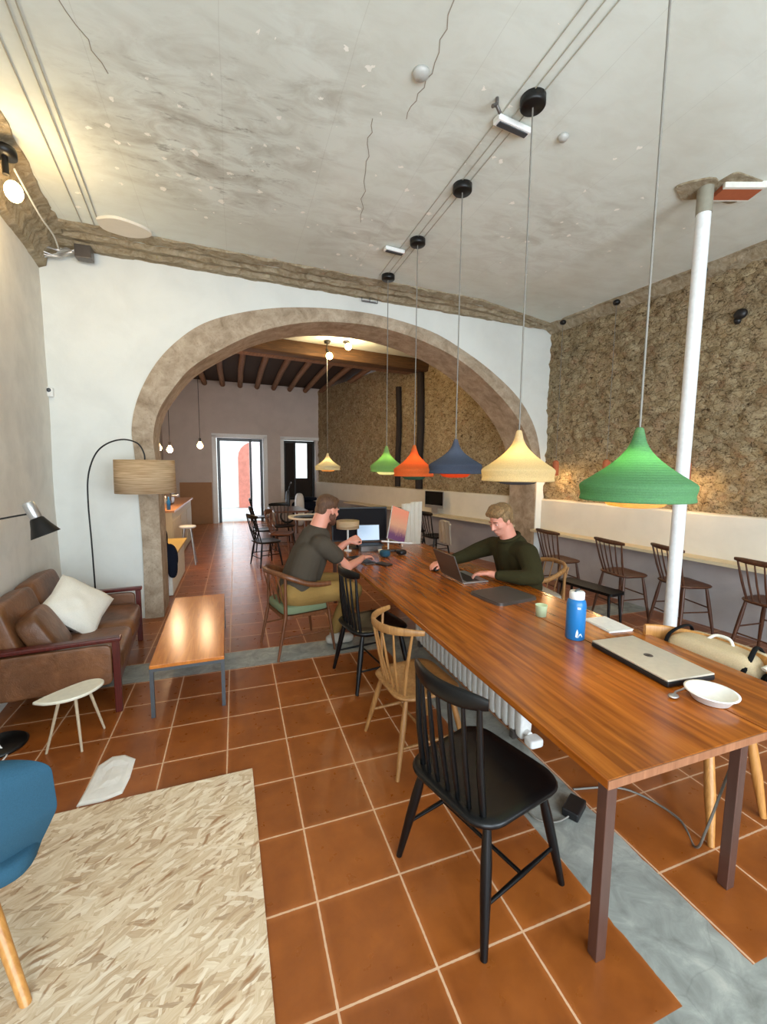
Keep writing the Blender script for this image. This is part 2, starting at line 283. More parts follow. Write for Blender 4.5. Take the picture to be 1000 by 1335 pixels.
# ------------------------------------------------------------------ mesh builder
class MB:
    def __init__(s): s.v=[];s.f=[];s.mi=[];s.sm=[]
    def add(s,vs,fs,mi=0,smooth=False,mx=None):
        o=len(s.v); s.v+=[(mx@Vector(p)) if mx else Vector(p) for p in vs]
        s.f+=[tuple(i+o for i in f) for f in fs]; s.mi+=[mi]*len(fs); s.sm+=[smooth]*len(fs)
    def box(s,c,size,mx=None,mi=0,rz=0):
        x,y,z=[k/2 for k in size]; r=Matrix.Rotation(rz,3,'Z')
        vs=[Vector(c)+r@Vector((a*x,b*y,d*z)) for a in(-1,1) for b in(-1,1) for d in(-1,1)]
        s.add(vs,[(0,1,3,2),(4,6,7,5),(0,4,5,1),(2,3,7,6),(0,2,6,4),(1,5,7,3)],mi,False,mx)
    def loft(s,rings,cap=True,closed=True,mi=0,smooth=True,mx=None):
        n=len(rings[0]); vs=[p for r in rings for p in r]; fs=[]
        for i in range(len(rings)-1):
            for j in range(n if closed else n-1):
                k=(j+1)%n; fs.append((i*n+j,i*n+k,(i+1)*n+k,(i+1)*n+j))
        s.add(vs,fs,mi,smooth,mx)
        if cap and closed:
            s.add(rings[0][::-1],[tuple(range(n))],mi,False,mx); s.add(rings[-1],[tuple(range(n))],mi,False,mx)
    def tube(s,path,r,n=10,mi=0,cap=True,mx=None,flat=1.0):
        P=[Vector(p) for p in path]; m=len(P); R=r if isinstance(r,(list,tuple)) else [r]*m
        T=[(P[min(i+1,m-1)]-P[max(i-1,0)]).normalized() for i in range(m)]
        a=Vector((0,0,1)) if abs(T[0].z)<.9 else Vector((1,0,0)); u=(a-T[0]*a.dot(T[0])).normalized(); rings=[]
        for i in range(m):
            u=(u-T[i]*u.dot(T[i])).normalized(); w=T[i].cross(u)
            rings.append([P[i]+(u*math.cos(2*PI*k/n)*flat+w*math.sin(2*PI*k/n))*R[i] for k in range(n)])
        s.loft(rings,cap,True,mi,True,mx)
    def lathe(s,prof,c=(0,0,0),n=40,mi=0,mx=None,sq=(1,1)):
        c=Vector(c); rings=[[c+Vector((r*math.cos(2*PI*k/n)*sq[0],r*math.sin(2*PI*k/n)*sq[1],z)) for k in range(n)] for r,z in prof]
        s.loft(rings,False,True,mi,True,mx)
    def disc(s,c,r,z=0,n=40,mi=0,mx=None):
        s.add([(c[0]+r*math.cos(2*PI*k/n),c[1]+r*math.sin(2*PI*k/n),c[2]+z) for k in range(n)],[tuple(range(n))],mi,False,mx)
    def prism(s,poly,z0,z1,mi=0,mx=None,smooth=False):
        n=len(poly); vs=[(x,y,z0) for x,y in poly]+[(x,y,z1) for x,y in poly]
        s.add(vs,[(i,(i+1)%n,(i+1)%n+n,i+n) for i in range(n)],mi,smooth,mx); s.add([(x,y,z0) for x,y in poly][::-1],[tuple(range(n))],mi,False,mx); s.add([(x,y,z1) for x,y in poly],[tuple(range(n))],mi,False,mx)
    def ball(s,c,r,mx=None,mi=0,n=16,m=10):
        rx,ry,rz=(r,r,r) if not isinstance(r,(tuple,list)) else r; c=Vector(c)
        vs=[c+Vector((0,0,-rz))]+[c+Vector((rx*math.sin(PI*i/m)*math.cos(2*PI*j/n),ry*math.sin(PI*i/m)*math.sin(2*PI*j/n),-rz*math.cos(PI*i/m))) for i in range(1,m) for j in range(n)]+[c+Vector((0,0,rz))]
        fs=[(0,1+(j+1)%n,1+j) for j in range(n)]+[(1+(i-1)*n+j,1+(i-1)*n+(j+1)%n,1+i*n+(j+1)%n,1+i*n+j) for i in range(1,m-1) for j in range(n)]+[(len(vs)-1,1+(m-2)*n+j,1+(m-2)*n+(j+1)%n) for j in range(n)]
        s.add(vs,fs,mi,True,mx)
    def superbox(s,c,size,e=.35,mx=None,mi=0,n=28,m=16,puff=0):
        # rounded cushion: superellipsoid
        sg=lambda v,p:math.copysign(abs(v)**p,v); c=Vector(c); rings=[]
        for i in range(m+1):
            a=-PI/2+PI*i/m
            rings.append([c+Vector((size[0]/2*sg(math.cos(a),e)*sg(math.cos(2*PI*j/n),e),size[1]/2*sg(math.cos(a),e)*sg(math.sin(2*PI*j/n),e),size[2]/2*sg(math.sin(a),e+puff))) for j in range(n)])
        s.loft(rings,True,True,mi,True,mx)
    def build(s,name,mats,parent=None,loc=None,bevel=0,seg=2,kind=None):
        me=bpy.data.meshes.new(name); me.from_pydata([tuple(v) for v in s.v],[],s.f)
        if not isinstance(mats,(list,tuple)): mats=[mats]
        for m in mats: me.materials.append(m)
        me.polygons.foreach_set('material_index',s.mi); me.polygons.foreach_set('use_smooth',s.sm); me.update()
        bm=bmesh.new(); bm.from_mesh(me); bmesh.ops.recalc_face_normals(bm,faces=bm.faces[:]); bm.to_mesh(me); bm.free()
        o=bpy.data.objects.new(name,me); COL.objects.link(o)
        if parent: o.parent=parent
        if loc is not None: o.location=loc
        if bevel:
            b=o.modifiers.new('bevel','BEVEL'); b.width=bevel; b.segments=seg; b.limit_method='ANGLE'; b.angle_limit=math.radians(50)
        if kind: o['kind']=kind
        return o
def empty(name,loc,rz=0,label=None,cat=None,group=None):
    o=bpy.data.objects.new(name,None); COL.objects.link(o); o.location=loc; o.rotation_euler=(0,0,rz); o.empty_display_size=.05
    tag(o,label,cat,group); return o
def tag(o,label=None,cat=None,group=None):
    if label: o['label']=label
    if cat: o['category']=cat
    if group: o['group']=group
    return o
def copy_tree(o,parent=None):
    c=o.copy(); COL.objects.link(c)
    if parent: c.parent=parent
    for ch in [k for k in list(o.children)]: copy_tree(ch,c)
    return c
def rrect(w,d,r,n=6,cx=0,cy=0,taper=0):
    pts=[]
    for (sx,sy,a0) in ((1,1,0),(-1,1,90),(-1,-1,180),(1,-1,270)):
        for k in range(n+1):
            a=math.radians(a0+90*k/n); y=sy*(d/2-r)+r*math.sin(a); x=sx*(w/2-r)+r*math.cos(a); x*=1+taper*(y/(d/2))
            pts.append((cx+x,cy+y))
    return pts
def smooth_path(pts,n=8):
    P=[Vector(p) for p in pts]; out=[]
    for i in range(len(P)-1):
        p0=P[max(i-1,0)];p1=P[i];p2=P[i+1];p3=P[min(i+2,len(P)-1)]
        for k in range(n):
            t=k/n; out.append(.5*((2*p1)+(p2-p0)*t+(2*p0-5*p1+4*p2-p3)*t*t+(3*p1-p0-3*p2+p3)*t*t*t))
    out.append(P[-1]); return out

# ------------------------------------------------------------------ the setting
HC=4.45
def wallR(Y): return 5.512-.1195*(Y-4.422)
def wallL(Y): return -2.0+.1*(5.95-Y)
AP=Vector((-1,5.97,0)); AD=Vector((6.29,.31,0)).normalized(); AN=Vector((-AD.y,AD.x,0))
def aw(X,z,off=0):           # point on the arch wall plane for a world X
    u=(X-AP.x)/AD.x; p=AP+AD*u+AN*off; return Vector((p.x,p.y,z))
ZR=4.36
b=MB(); b.add([(-4,-3,0),(8,-3,0),(8,15.9,0),(-4,15.9,0)],[(0,1,2,3)]); b.box((2,6.4,-.06),(12.4,19,.1)); b.build('floor',M['floor'],kind='structure')
b=MB(); b.box((2.2,1.9,HC+.1),(9,10,.2)); b.build('ceiling',M['ceiling'],kind='structure')
# left wall
b=MB(); ys=[-3+k*.3 for k in range(31)]; zs=[k*.3 for k in range(16)]
g=[[Vector((wallL(y)+.02*noise.noise(Vector((0,y*.9,z*.9))),y,z)) for z in zs] for y in ys]
b.loft(g,False,False,smooth=True); b.add([(wallL(-3)-.3,-3,0),(wallL(-3)-.3,-3,4.6),(wallL(6)-.3,6.6,4.6),(wallL(6)-.3,6.6,0)],[(0,1,2,3)]); b.build('wall_left',M['left_plaster'],kind='structure')
# rough cove along the left wall
def rough_strip(name,rings_fn,N,mat,amp=.03,fr=4):
    rings=[]
    for i in range(N):
        r=rings_fn(i/(N-1)); rr=[]
        for j,p in enumerate(r):
            a=amp if 0<j<len(r)-1 else amp*.4; nv=noise.noise_vector(p*fr)*a+noise.noise_vector(p*fr*3)*a*.4; rr.append(p+nv)
        rings.append(rr)
    b=MB(); b.loft(rings,False,False,smooth=False); return b.build(name,mat,kind='structure')
def cl(t):
    y=-3+9*t; xw=wallL(y); return [Vector((xw+.31,y,HC+.03)),Vector((xw+.3,y,HC-.02)),Vector((xw+.22,y,HC-.05)),Vector((xw+.17,y,HC-.13)),Vector((xw+.1,y,HC-.16)),Vector((xw+.07,y,HC-.27)),Vector((xw-.03,y,HC-.32))]
rough_strip('trim_1',cl,120,M['rough'],.035,5)
def cf(t):
    X=-2.1+7.45*t; f=max(0,1-max(0,t-.75)*3.4); k=.5*f+.05
    return [aw(X,HC+.03,-k),aw(X,HC-.015,-k+.02),aw(X,HC-.03,-k*.72),aw(X,HC+.0,-k*.6),aw(X,HC-.05,-k*.5),aw(X,HC-.03,-k*.3),aw(X,HC-.075,-k*.2),aw(X,HC-.06,-.02),aw(X,HC-.07,.03)]
rough_strip('trim_2',cf,150,M['rough'],.022,6)
def cr(t):
    y=-3+9.35*t; xw=wallR(y); return [Vector((xw-.16,y,HC+.03)),Vector((xw-.15,y,HC-.01)),Vector((xw-.1,y,HC-.03)),Vector((xw-.07,y,HC-.07)),Vector((xw-.02,y,HC-.1)),Vector((xw+.04,y,HC-.13))]
rough_strip('trim_3',cr,140,M['rough'],.03,5)
# right stone wall, real relief
def stone_wall(name,f,y0,y1,z0,z1,step=.045,amp=.085):
    ny=int((y1-y0)/step); nz=int((z1-z0)/step); rings=[]
    for i in range(ny+1):
        y=y0+(y1-y0)*i/ny; r=[]
        for j in range(nz+1):
            z=z0+(z1-z0)*j/nz; p=Vector((0,y*4.2,z*6.0)); c=noise.voronoi(p)[0]
            d=noise.noise(Vector((1,y*9,z*12)))*.25+min(.6,(c[1]-c[0]))*1.1-.35+noise.noise(Vector((3,y*1.2,z*1.2)))*.4
            r.append(Vector((f(y)-d*amp,y,z)))
        rings.append(r)
    b=MB(); b.loft(rings,False,False,smooth=True); return b.build(name,M['stone'],kind='structure')
stone_wall('wall_right',lambda y:wallR(y)+.03,-.2,6.35,1.35,4.5,.04)
b=MB(); b.add([(wallR(-3),-3,0),(wallR(-3),-3,4.5),(wallR(-.1)+.02,-.1,4.5),(wallR(-.1)+.02,-.1,0)],[(0,1,2,3)]); b.build('wall_right_rear',M['stone'],kind='structure')
def dado(name,f,y0,y1,z0,z1,off,mat,n=60):
    b=MB(); rings=[]
    for i in range(n+1):
        y=y0+(y1-y0)*i/n; w=.008*noise.noise(Vector((0,y*3,7))); x=f(y)-off
        rings.append([Vector((x,y,z0)),Vector((x,y,z1-.02+w)),Vector((x+.02,y,z1+w)),Vector((x+off+.12,y,z1+w+.01))])
    b.loft(rings,False,False,smooth=False); return b.build(name,mat,kind='structure')
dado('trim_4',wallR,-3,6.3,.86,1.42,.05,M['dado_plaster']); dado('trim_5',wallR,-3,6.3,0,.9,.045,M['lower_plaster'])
# arch wall
OUT=[(-1.14,0),(-1.13,1.0),(-1.16,2.02),(-1.18,2.4),(-1.1,2.77),(-.92,3.15),(-.69,3.45),(-.38,3.72),(-.01,3.9),(.48,4.05),(.99,4.14),(1.55,4.185),(2.14,4.18),(2.91,4.07),(3.47,3.87),(4.08,3.57),(4.66,3.17),(5.03,2.7),(5.19,2.2),(5.26,1.6),(5.27,0)]
INN=[(-.92,0),(-.92,1.0),(-.93,1.9),(-.95,2.3),(-.88,2.62),(-.72,2.9),(-.48,3.2),(-.11,3.47),(.3,3.71),(.72,3.87),(1.2,3.98),(1.75,4.02),(2.3,3.99),(2.91,3.87),(3.48,3.67),(4.03,3.35),(4.5,2.98),(4.85,2.55),(5.04,2.1),(5.1,1.6),(5.11,0)]
def dens(P,n=5): return [(p.x,p.y) for p in smooth_path([(x,z,0) for x,z in P],n)]
O2,I2=dens(OUT),dens(INN)
b=MB(); TH=.66
top=4.6; iL=max(i for i,p in enumerate(O2) if p[0]<=-1.179 or i<16); 
k0=min(range(len(O2)),key=lambda i:O2[i][0]); k1=len(O2)-1
for i in range(k0):     # left of the band
    (x0,z0),(x1,z1)=O2[i],O2[i+1]; b.add([aw(-2.3,z0),aw(x0,z0),aw(x1,z1),aw(-2.3,z1)],[(0,1,2,3)])
xk,zk=O2[k0]; b.add([aw(-2.3,zk),aw(xk,zk),aw(xk,top),aw(-2.3,top)],[(0,1,2,3)])
for i in range(k0,k1):
    (x0,z0),(x1,z1)=O2[i],O2[i+1]
    if x1-x0>1e-4: b.add([aw(x0,z0),aw(x1,z1),aw(x1,top),aw(x0,top)],[(0,1,2,3)])
b.add([aw(5.27,0),aw(5.6,0),aw(5.6,top),aw(5.27,top)],[(0,1,2,3)])
# rear face
j0=min(range(len(I2)),key=lambda i:I2[i][0])
for i in range(j0): (x0,z0),(x1,z1)=I2[i],I2[i+1]; b.add([aw(-3,z0,TH),aw(x0,z0,TH),aw(x1,z1,TH),aw(-3,z1,TH)],[(0,1,2,3)])
xk,zk=I2[j0]; b.add([aw(-3,zk,TH),aw(xk,zk,TH),aw(xk,4.8,TH),aw(-3,4.8,TH)],[(0,1,2,3)])
for i in range(j0,len(I2)-1):
    (x0,z0),(x1,z1)=I2[i],I2[i+1]
    if x1-x0>1e-4: b.add([aw(x0,z0,TH),aw(x1,z1,TH),aw(x1,4.8,TH),aw(x0,4.8,TH)],[(0,1,2,3)])
b.add([aw(5.11,0,TH),aw(5.8,0,TH),aw(5.8,4.8,TH),aw(5.11,4.8,TH)],[(0,1,2,3)])
b.add([aw(-3,top,0),aw(5.8,top,0),aw(5.8,top,TH),aw(-3,top,TH)],[(0,1,2,3)])
b.build('wall_arch',M['white_plaster'],kind='structure')
b=MB(); rings=[]
for (xo,zo),(xi,zi) in zip(O2,I2):
    nn=noise.noise(Vector((xo*2,zo*2,0)))*.012
    rings.append([aw(xo-.0,zo,.02),aw(xo,zo,-.025),aw((xo+xi)/2,(zo+zi)/2,-.04+nn),aw(xi,zi,-.03+nn),aw(xi+nn,zi,.03),aw(xi+nn*2,zi,TH*.35),aw(xi-nn,zi,TH*.7),aw(xi,zi,TH+.01)])
b.loft(rings,False,False,smooth=False); b.build('trim_6',M['arch_stone'],kind='structure')
b=MB(); b.box((0,0,.95),(.15,.012,1.9),rz=math.atan2(AD.y,AD.x)); b.build('trim_7',M['white_plaster'],loc=aw(5.19,0,-.045),kind='structure')
# rear wall of front room (behind the camera) with two tall glazed openings
b=MB()
for x0,x1,z0,z1 in [(-2,-1.3,0,4.6),(.9,1.6,0,4.6),(4.4,6.8,0,4.6),(-1.3,.9,3.7,4.6),(1.6,4.4,3.7,4.6),(1.6,4.4,0,.5)]:
    b.box(((x0+x1)/2,-2.9,(z0+z1)/2),(x1-x0,.3,z1-z0))
b.build('wall_rear',M['white_plaster'],kind='structure')
for n,(x0,x1,z0) in enumerate([(-1.3,.9,0),(1.6,4.4,.5)]):
    b=MB()
    for x in (x0,(x0+x1)/2,x1): b.box((x,-2.85,(z0+3.7)/2),(.07,.08,3.7-z0))
    for z in (z0+.03,2.6,3.67): b.box(((x0+x1)/2,-2.85,z),(x1-x0,.08,.07))
    f=b.build('window_%d'%(n+1),M['steel_grey'],kind='structure')
# back room shell
A2=Vector((5.27,6.86,0)); B2=Vector((2.92,15.66,0))
def wallB(Y): return A2.x+(B2.x-A2.x)*(Y-A2.y)/(B2.y-A2.y)
stone_wall('wall_back_right',lambda y:wallB(y)+.03,6.6,15.8,1.3,4.75,.06,.05)
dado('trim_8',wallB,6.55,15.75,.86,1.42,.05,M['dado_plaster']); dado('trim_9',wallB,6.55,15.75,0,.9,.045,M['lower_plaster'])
b=MB(); b.box((-2.35,11.2,2.4),(.3,9.4,4.8)); b.build('wall_back_left',M['far_plaster'],kind='structure')
FA=Vector((-2.2,15.43,0)); FD=Vector((5.2,.26,0)).normalized(); FN=Vector((-FD.y,FD.x,0))
def fw(X,z,off=0): p=FA+FD*((X-FA.x)/FD.x)+FN*off; return Vector((p.x,p.y,z))
b=MB()
def fbox(x0,x1,z0,z1,o0=0,o1=.5,mi=0,bb=None):
    bb=bb or b; v=[fw(x,z,o) for x in(x0,x1) for o in(o0,o1) for z in(z0,z1)]
    bb.add(v,[(0,1,3,2),(4,6,7,5),(0,4,5,1),(2,3,7,6),(0,2,6,4),(1,5,7,3)],mi)
fbox(-2.4,-.58,0,4.9);fbox(-.58,.98,2.96,4.9);fbox(.98,1.68,0,4.9);fbox(1.68,2.86,2.95,4.9);fbox(1.68,2.86,0,.75);fbox(2.86,4.5,0,4.9)
b.build('wall_far',M['far_plaster'],kind='structure')
# reveals / frames
b=MB()
for x0,x1,z0,z1 in [(-.72,-.58,0,3.02),(.98,1.1,0,3.02),(-.72,1.1,2.96,3.08),(1.56,1.68,.7,3.02),(1.56,3.0,2.95,3.05)]: fbox(x0,x1,z0,z1,-.03,.02)
b.build('trim_10',M['pole_white'],kind='structure')
b=MB()
for x0,x1,z0,z1 in [(-.56,-.46,0,2.94),(.5,.58,0,2.94),(-.5,.9,2.84,2.94),(.86,.95,0,2.94)]: fbox(x0,x1,z0,z1,.12,.2)
d=b.build('door_1',M['steel_grey'],kind='structure')
b=MB(); fbox(.58,.86,.1,2.84,.15,.17); b.build('door_glass',M['glass'],d)
b=MB()
for x0,x1,z0,z1 in [(1.7,1.78,.75,2.93),(2.78,2.86,.75,2.93),(1.7,2.86,2.85,2.93),(1.7,2.86,.75,.83),(2.1,2.16,.75,2.93)]: fbox(x0,x1,z0,z1,.3,.36)
b.build('window_3',M['black_metal'],kind='structure')
b=MB(); fbox(1.72,2.12,.8,2.9,.37,.4); fbox(2.6,2.84,.8,2.9,.37,.4); fbox(2.12,2.6,.8,1.55,.37,.4); b.build('window_dark_sheet',M['dark_timber'],bpy.data.objects['window_3'])  # added dark sheets stand in for the shaded space behind the window
b=MB(); fbox(-1.75,-.76,0,1.42,-.03,.01); b.build('trim_11',M['cardboard'],kind='structure')
# back room ceiling, beam, joists
b=MB(); b.box((1.2,8.1,4.66),(9,3.4,.12)); b.build('ceiling_back',M['ceiling'],kind='structure')
b=MB(); L=7.4; b.superbox((0,0,0),(L,.36,.27),.12,n=24,m=8)
o=b.build('trim_12',M['old_timber'],kind='structure'); o.location=(1.3,9.42,4.47); o.rotation_euler=(0,0,.128)
b=MB(); b.superbox((0,0,0),(L,.3,.2),.12,n=24,m=8)
o=b.build('trim_13',M['joist'],kind='structure'); o.location=(1.2,9.98,4.5); o.rotation_euler=(0,0,.128)
b=MB(); b.box((1.2,12.9,4.86),(8,7,.08)); b.build('ceiling_board',M['ceiling_board'],kind='structure')
for k in range(11):
    x=-2.0+k*.56; b=MB(); b.tube([(0,0,0),(.02,1.5,.01),(-.01,3,0),(0,5.7,0)],[.085,.08,.08,.085],10)
    o=b.build('trim_%d'%(14+k),M['joist'],kind='structure'); o.location=(x,10.05,4.72)
for (yy,zt,zb,w) in [(10.75,4.12,1.46,.16),(9.86,4.45,1.43,.2)]:
    b=MB(); b.tube(smooth_path([(0,0,zb),(.0,.01,2.2),(.01,-.02,3.1),(0,.02,zt)],6),w/2,8)
    o=b.build('trim_%d'%(26 if w<.2 else 27),M['dark_timber'],kind='structure'); o.location=(wallB(yy)-.03,yy,0)
b=MB(); pl=[(-1.257,5.233),(-1.07,5.151),(-.85,5.24),(-.78,5.36),(-.87,5.46),(-1.04,5.5),(-1.236,5.415)]; pp=[(p.x,p.y) for p in smooth_path([(x,y,0) for x,y in pl+pl[:1]],5)[:-1]]; b.prism(pp,-.028,.03); b.build('trim_29',M['dado_plaster'],loc=(0,0,HC),kind='structure')
# cracks and long board joints in the ceiling
def ribbon(b,pts,w,z):
    P=[Vector((x,y,0)) for x,y in pts]; 
    for i in range(len(P)-1):
        t=(P[i+1]-P[i]).normalized(); n=Vector((-t.y,t.x,0))*w/2
        b.box(((P[i]+P[i+1])/2+Vector((0,0,z))).to_tuple(),((P[i+1]-P[i]).length,w,.004),rz=math.atan2(t.y,t.x))
b=MB()
def jag(p,q,n=7,a=.02): 
    return [(p[0]+(q[0]-p[0])*i/n+(random.uniform(-a,a) if 0<i<n else 0),p[1]+(q[1]-p[1])*i/n) for i in range(n+1)]
for seg in [((1.17,2.2),(1.25,2.68)),((1.25,2.68),(1.23,3.06)),((1.0,3.14),(1.08,3.56)),((1.08,3.56),(1.28,4.4)),((-.84,2.9),(-.7,3.39))]: ribbon(b,jag(*seg),.005,HC)
b.build('trim_28',M['crack'],kind='structure')

# ------------------------------------------------------------------ outside, seen through the far door
b=MB(); b.box((0,21,-.06),(26,11,.1)); b.build('pavement',M['street'],kind='structure')
b=MB(); b.box((-1.5,21.6,3),(11,.5,6)); o=tag(b.build('building',M['outside_plaster']),'pale sunlit house front across the street, seen through the open door','building')
b=MB(); pl=[(.0,0),(1.5,0),(1.5,2.4)]+[(.75+.75*math.cos(a),2.4+.75*math.sin(a)) for a in [k*PI/10 for k in range(1,10)]]+[(0,2.4)]
b.prism(pl,0,.12,mx=Matrix.Translation((.15,21.33,0))@Matrix.Rotation(PI/2,4,'X')); b.build('gateway',M['outside_pink'],o)
b=MB(); b.box((.93,21.27,.6),(.34,.06,1.2)); b.build('door',M['white'],o)

# ------------------------------------------------------------------ chairs
def spindle_chair(name,mat,seat_mat,W=.46,D=.44,H=.45,BH=.47,ns=7,lean=.1,curve=.06,rail=(.028,.07),wrap=0.,splay=.07,stretch='H',seat_t=.035,label=None,cat='chair',group=None,hs=1,legr=.017,rw=1.04):
    r=empty(name,(0,0,0),0,label,cat,group)
    b=MB(); pl=rrect(W,D,.12,6,taper=.06); rings=[]
    for z,k in ((H-seat_t,.86),(H-seat_t*.6,.97),(H-seat_t*.25,1.0),(H,.97),(H-.004,.8),(H-.012,.4)): rings.append([Vector((x*k,y*k,z)) for x,y in pl])
    b.loft(rings); b.build('seat',seat_mat,r)
    ends=[]
    for sx in(-1,1):
        for sy in(-1,1):
            p0=Vector((sx*W*.36,sy*D*.34,H-seat_t*.7)); p1=Vector((sx*(W*.36+splay),sy*(D*.34+splay*1.1),0)); b=MB()
            b.tube([p0,p0.lerp(p1,.3),p0.lerp(p1,.55),p1],[legr*.8,legr*1.15,legr*1.1,legr*.72],12); b.build('leg',mat,r); ends.append((p0,p1))
    at=lambda i,t: ends[i][0].lerp(ends[i][1],t)
    # index: 0 (-,-) 1 (-,+) 2 (+,-) 3 (+,+)
    if stretch=='H':
        for a,c in ((0,1),(2,3)): b=MB(); b.tube([at(a,.62),at(a,.62).lerp(at(c,.62),.5),at(c,.62)],[.008,.012,.008],8); b.build('stretcher',mat,r)
        b=MB(); b.tube([at(0,.62).lerp(at(1,.62),.5),at(2,.62).lerp(at(3,.62),.5)],.0095,8); b.build('stretcher',mat,r)
    elif stretch=='box':
        for a,c,t in ((0,1,.5),(2,3,.5),(0,2,.62),(1,3,.42)): b=MB(); b.tube([at(a,t),at(c,t)],.009,8); b.build('stretcher',mat,r)
    # back
    def rp(u):   # u in -1..1 along the rail
        x=u*W*.5*rw; y=-D*.42-lean-curve*(1-u*u)+wrap*abs(u)**3; return Vector((x,y,H+BH))
    for k in range(ns):
        u=-.86+1.72*k/(ns-1); p1=rp(u); p1.z-=rail[1]*.25; x0=u*W*.4; p0=Vector((x0,-D*.44+.02*(1-u*u)-.0+ (.05*abs(u)**3),H-.01))
        b=MB(); m=p0.lerp(p1,.45); m.y-=.008; rr=.0085*hs if 0<k<ns-1 else .0115*hs
        b.tube([p0,m,p1],[rr,rr*1.15,rr*.8],8); b.build('spindle',mat,r)
    b=MB(); rings=[]; N=22
    for k in range(N+1):
        u=-1+2*k/N; p=rp(u); t=(rp(min(1,u+.02))-rp(max(-1,u-.02))).normalized(); nrm=Vector((t.y,-t.x,0)); hh=rail[1]*(1-.45*abs(u)**4); th=rail[0]*(1-.3*abs(u)**4)/2
        q=[]
        for a in range(12):
            an=2*PI*a/12; q.append(p+nrm*math.cos(an)*th+Vector((0,0,1))*(math.copysign(abs(math.sin(an))**.6,math.sin(an))*hh/2)+nrm*(-.0)) 
        rings.append(q)
    b.loft(rings); b.build('top_rail',mat,r)
    return r
def place(o,x,y,deg,z=0):   # deg: facing direction of the chair measured from +X
    o.location=(x,y,z); o.rotation_euler=(0,0,math.radians(deg-90)); return o
c=spindle_chair('dining_chair',M['black_paint'],M['black_paint'],.55,.54,.53,.5,7,.0,.07,(.03,.085),0,.08,'H',.05,'black painted spindle-back chair at the near end of the long table',rw=.8,legr=.021,hs=1.25); place(c,1.07,1.60,16)
c=copy_tree(c); c['label']='black painted spindle-back chair tucked beside the bearded man\'s chair'; place(c,1.17,3.62,8)
c=spindle_chair('dining_chair',M['oak'],M['oak'],.52,.48,.5,.43,7,.0,.1,(.026,.06),.12,.09,'H',.035,'light oak chair with wrap-around comb back, between two black chairs'); place(c,1.15,2.56,4)
# right wall counter chairs
base=spindle_chair('counter_chair',M['chair_brown'],M['chair_brown'],.5,.42,.61,.42,6,.07,.04,(.03,.06),0,.07,'box',.035,'x','chair','spindle-back chairs along the window-side counter',legr=.018)
labs=['dark spindle-back chair at wall counter, just behind the man in the olive sweater','dark spindle-back chair at wall counter beside the low black bench','brown spindle-back chair at wall counter partly hidden by the white column','brown spindle-back chair at wall counter cut by the right picture edge']
for i,(x,y,a) in enumerate([(4.62,5.02,-2),(4.83,4.1,-6),(5.12,3.5,-14),(5.22,2.62,-4)]):
    c=base if i==0 else copy_tree(base); c['label']=labs[i]; place(c,x,y,a)
    c['group']='spindle-back chairs at the right wall counter'
# chair at the near right with the bag
c=empty('dining_chair',(2.62,1.64,0),0,'pale oak armchair holding the beige bag at right side of the table','chair')
b=MB(); b.prism(rrect(.5,.46,.12),.42,.455); b.build('seat',M['light_oak'],c,bevel=.01)
for x,y,dx,dy in [(-.2,-.2,-.13,-.13),(.15,-.2,0.0,-.1),(-.2,.18,-.12,.1),(.15,.18,.03,.16)]:
    b=MB(); b.tube([(x,y,.43),(x+dx*.5,y+dy*.5,.22),(x+dx,y+dy,0)],[.024,.027,.016],14); b.build('leg',M['light_oak'],c)
b=MB(); N=26; rings=[]
for k in range(N+1):
    a=math.radians(-78+156*k/N); p=Vector((.05+.31*math.cos(a),.06+.42*math.sin(a),.80)); n=Vector((math.cos(a),math.sin(a),0))
    rings.append([p+n*(.014*math.cos(q))+Vector((0,0,.06*math.copysign(abs(math.sin(q))**.5,math.sin(q)))) for q in [2*PI*j/12 for j in range(12)]])
b.loft(rings); b.build('backrest',M['light_oak'],c)
for y in (-.18,-.06,.1,.24): b=MB(); b.tube([(.2,y*.8,.44),(.3,y,.76)],.011,8); b.build('spindle',M['light_oak'],c)
# armchairs with curved arm-back rail
def armchair(label,seatm,woodm,x,y,deg,S=1.0,name='armchair'):
    r=empty(name,(0,0,0),0,label,'chair')
    b=MB(); b.superbox((0,0,.44*S),(.5*S,.48*S,.09*S),.35); b.build('seat_cushion',seatm,r)
    b=MB(); b.prism(rrect(.5*S,.48*S,.08),.37*S,.4*S); b.build('seat_frame',woodm,r,bevel=.006)
    for sx in(-1,1):
        b=MB(); b.tube([(sx*.24*S,-.22*S,.76*S),(sx*.235*S,-.22*S,.4*S),(sx*.25*S,-.3*S,0)],[.014,.02,.013],10); b.build('leg',woodm,r)
        b=MB(); b.tube([(sx*.25*S,.2*S,.4*S),(sx*.28*S,.25*S,0)],[.02,.013],10); b.build('leg',woodm,r)
        b=MB(); b.tube([(sx*.25*S,.2*S,.4*S),(sx*.27*S,.14*S,.66*S)],[.014,.012],10); b.build('arm_support',woodm,r)
    pth=smooth_path([(-.29*S,.2*S,.66*S),(-.29*S,0,.68*S),(-.25*S,-.2*S,.76*S),(-.12*S,-.29*S,.79*S),(0,-.31*S,.79*S),(.12*S,-.29*S,.79*S),(.25*S,-.2*S,.76*S),(.29*S,0,.68*S),(.29*S,.2*S,.66*S)],6)
    b=MB(); b.tube(pth,.02*S,12,flat=1.25); b.build('arm_rail',woodm,r)
    for u in (-.2,-.07,.07,.2): b=MB(); b.tube([(u*S,-.2*S,.42*S),(u*1.02*S,-.285*S,.78*S)],.008,8); b.build('spindle',woodm,r)
    for sx in (-1,1): b=MB(); b.tube([(sx*.245*S,-.24*S,.2*S),(sx*.265*S,.22*S,.2*S)],.009,8); b.build('stretcher',woodm,r)
    return place(r,x,y,deg)
armchair('walnut armchair with sage green seat under the bearded man',M['green_fabric'],M['walnut'],.62,4.52,14,1.12)
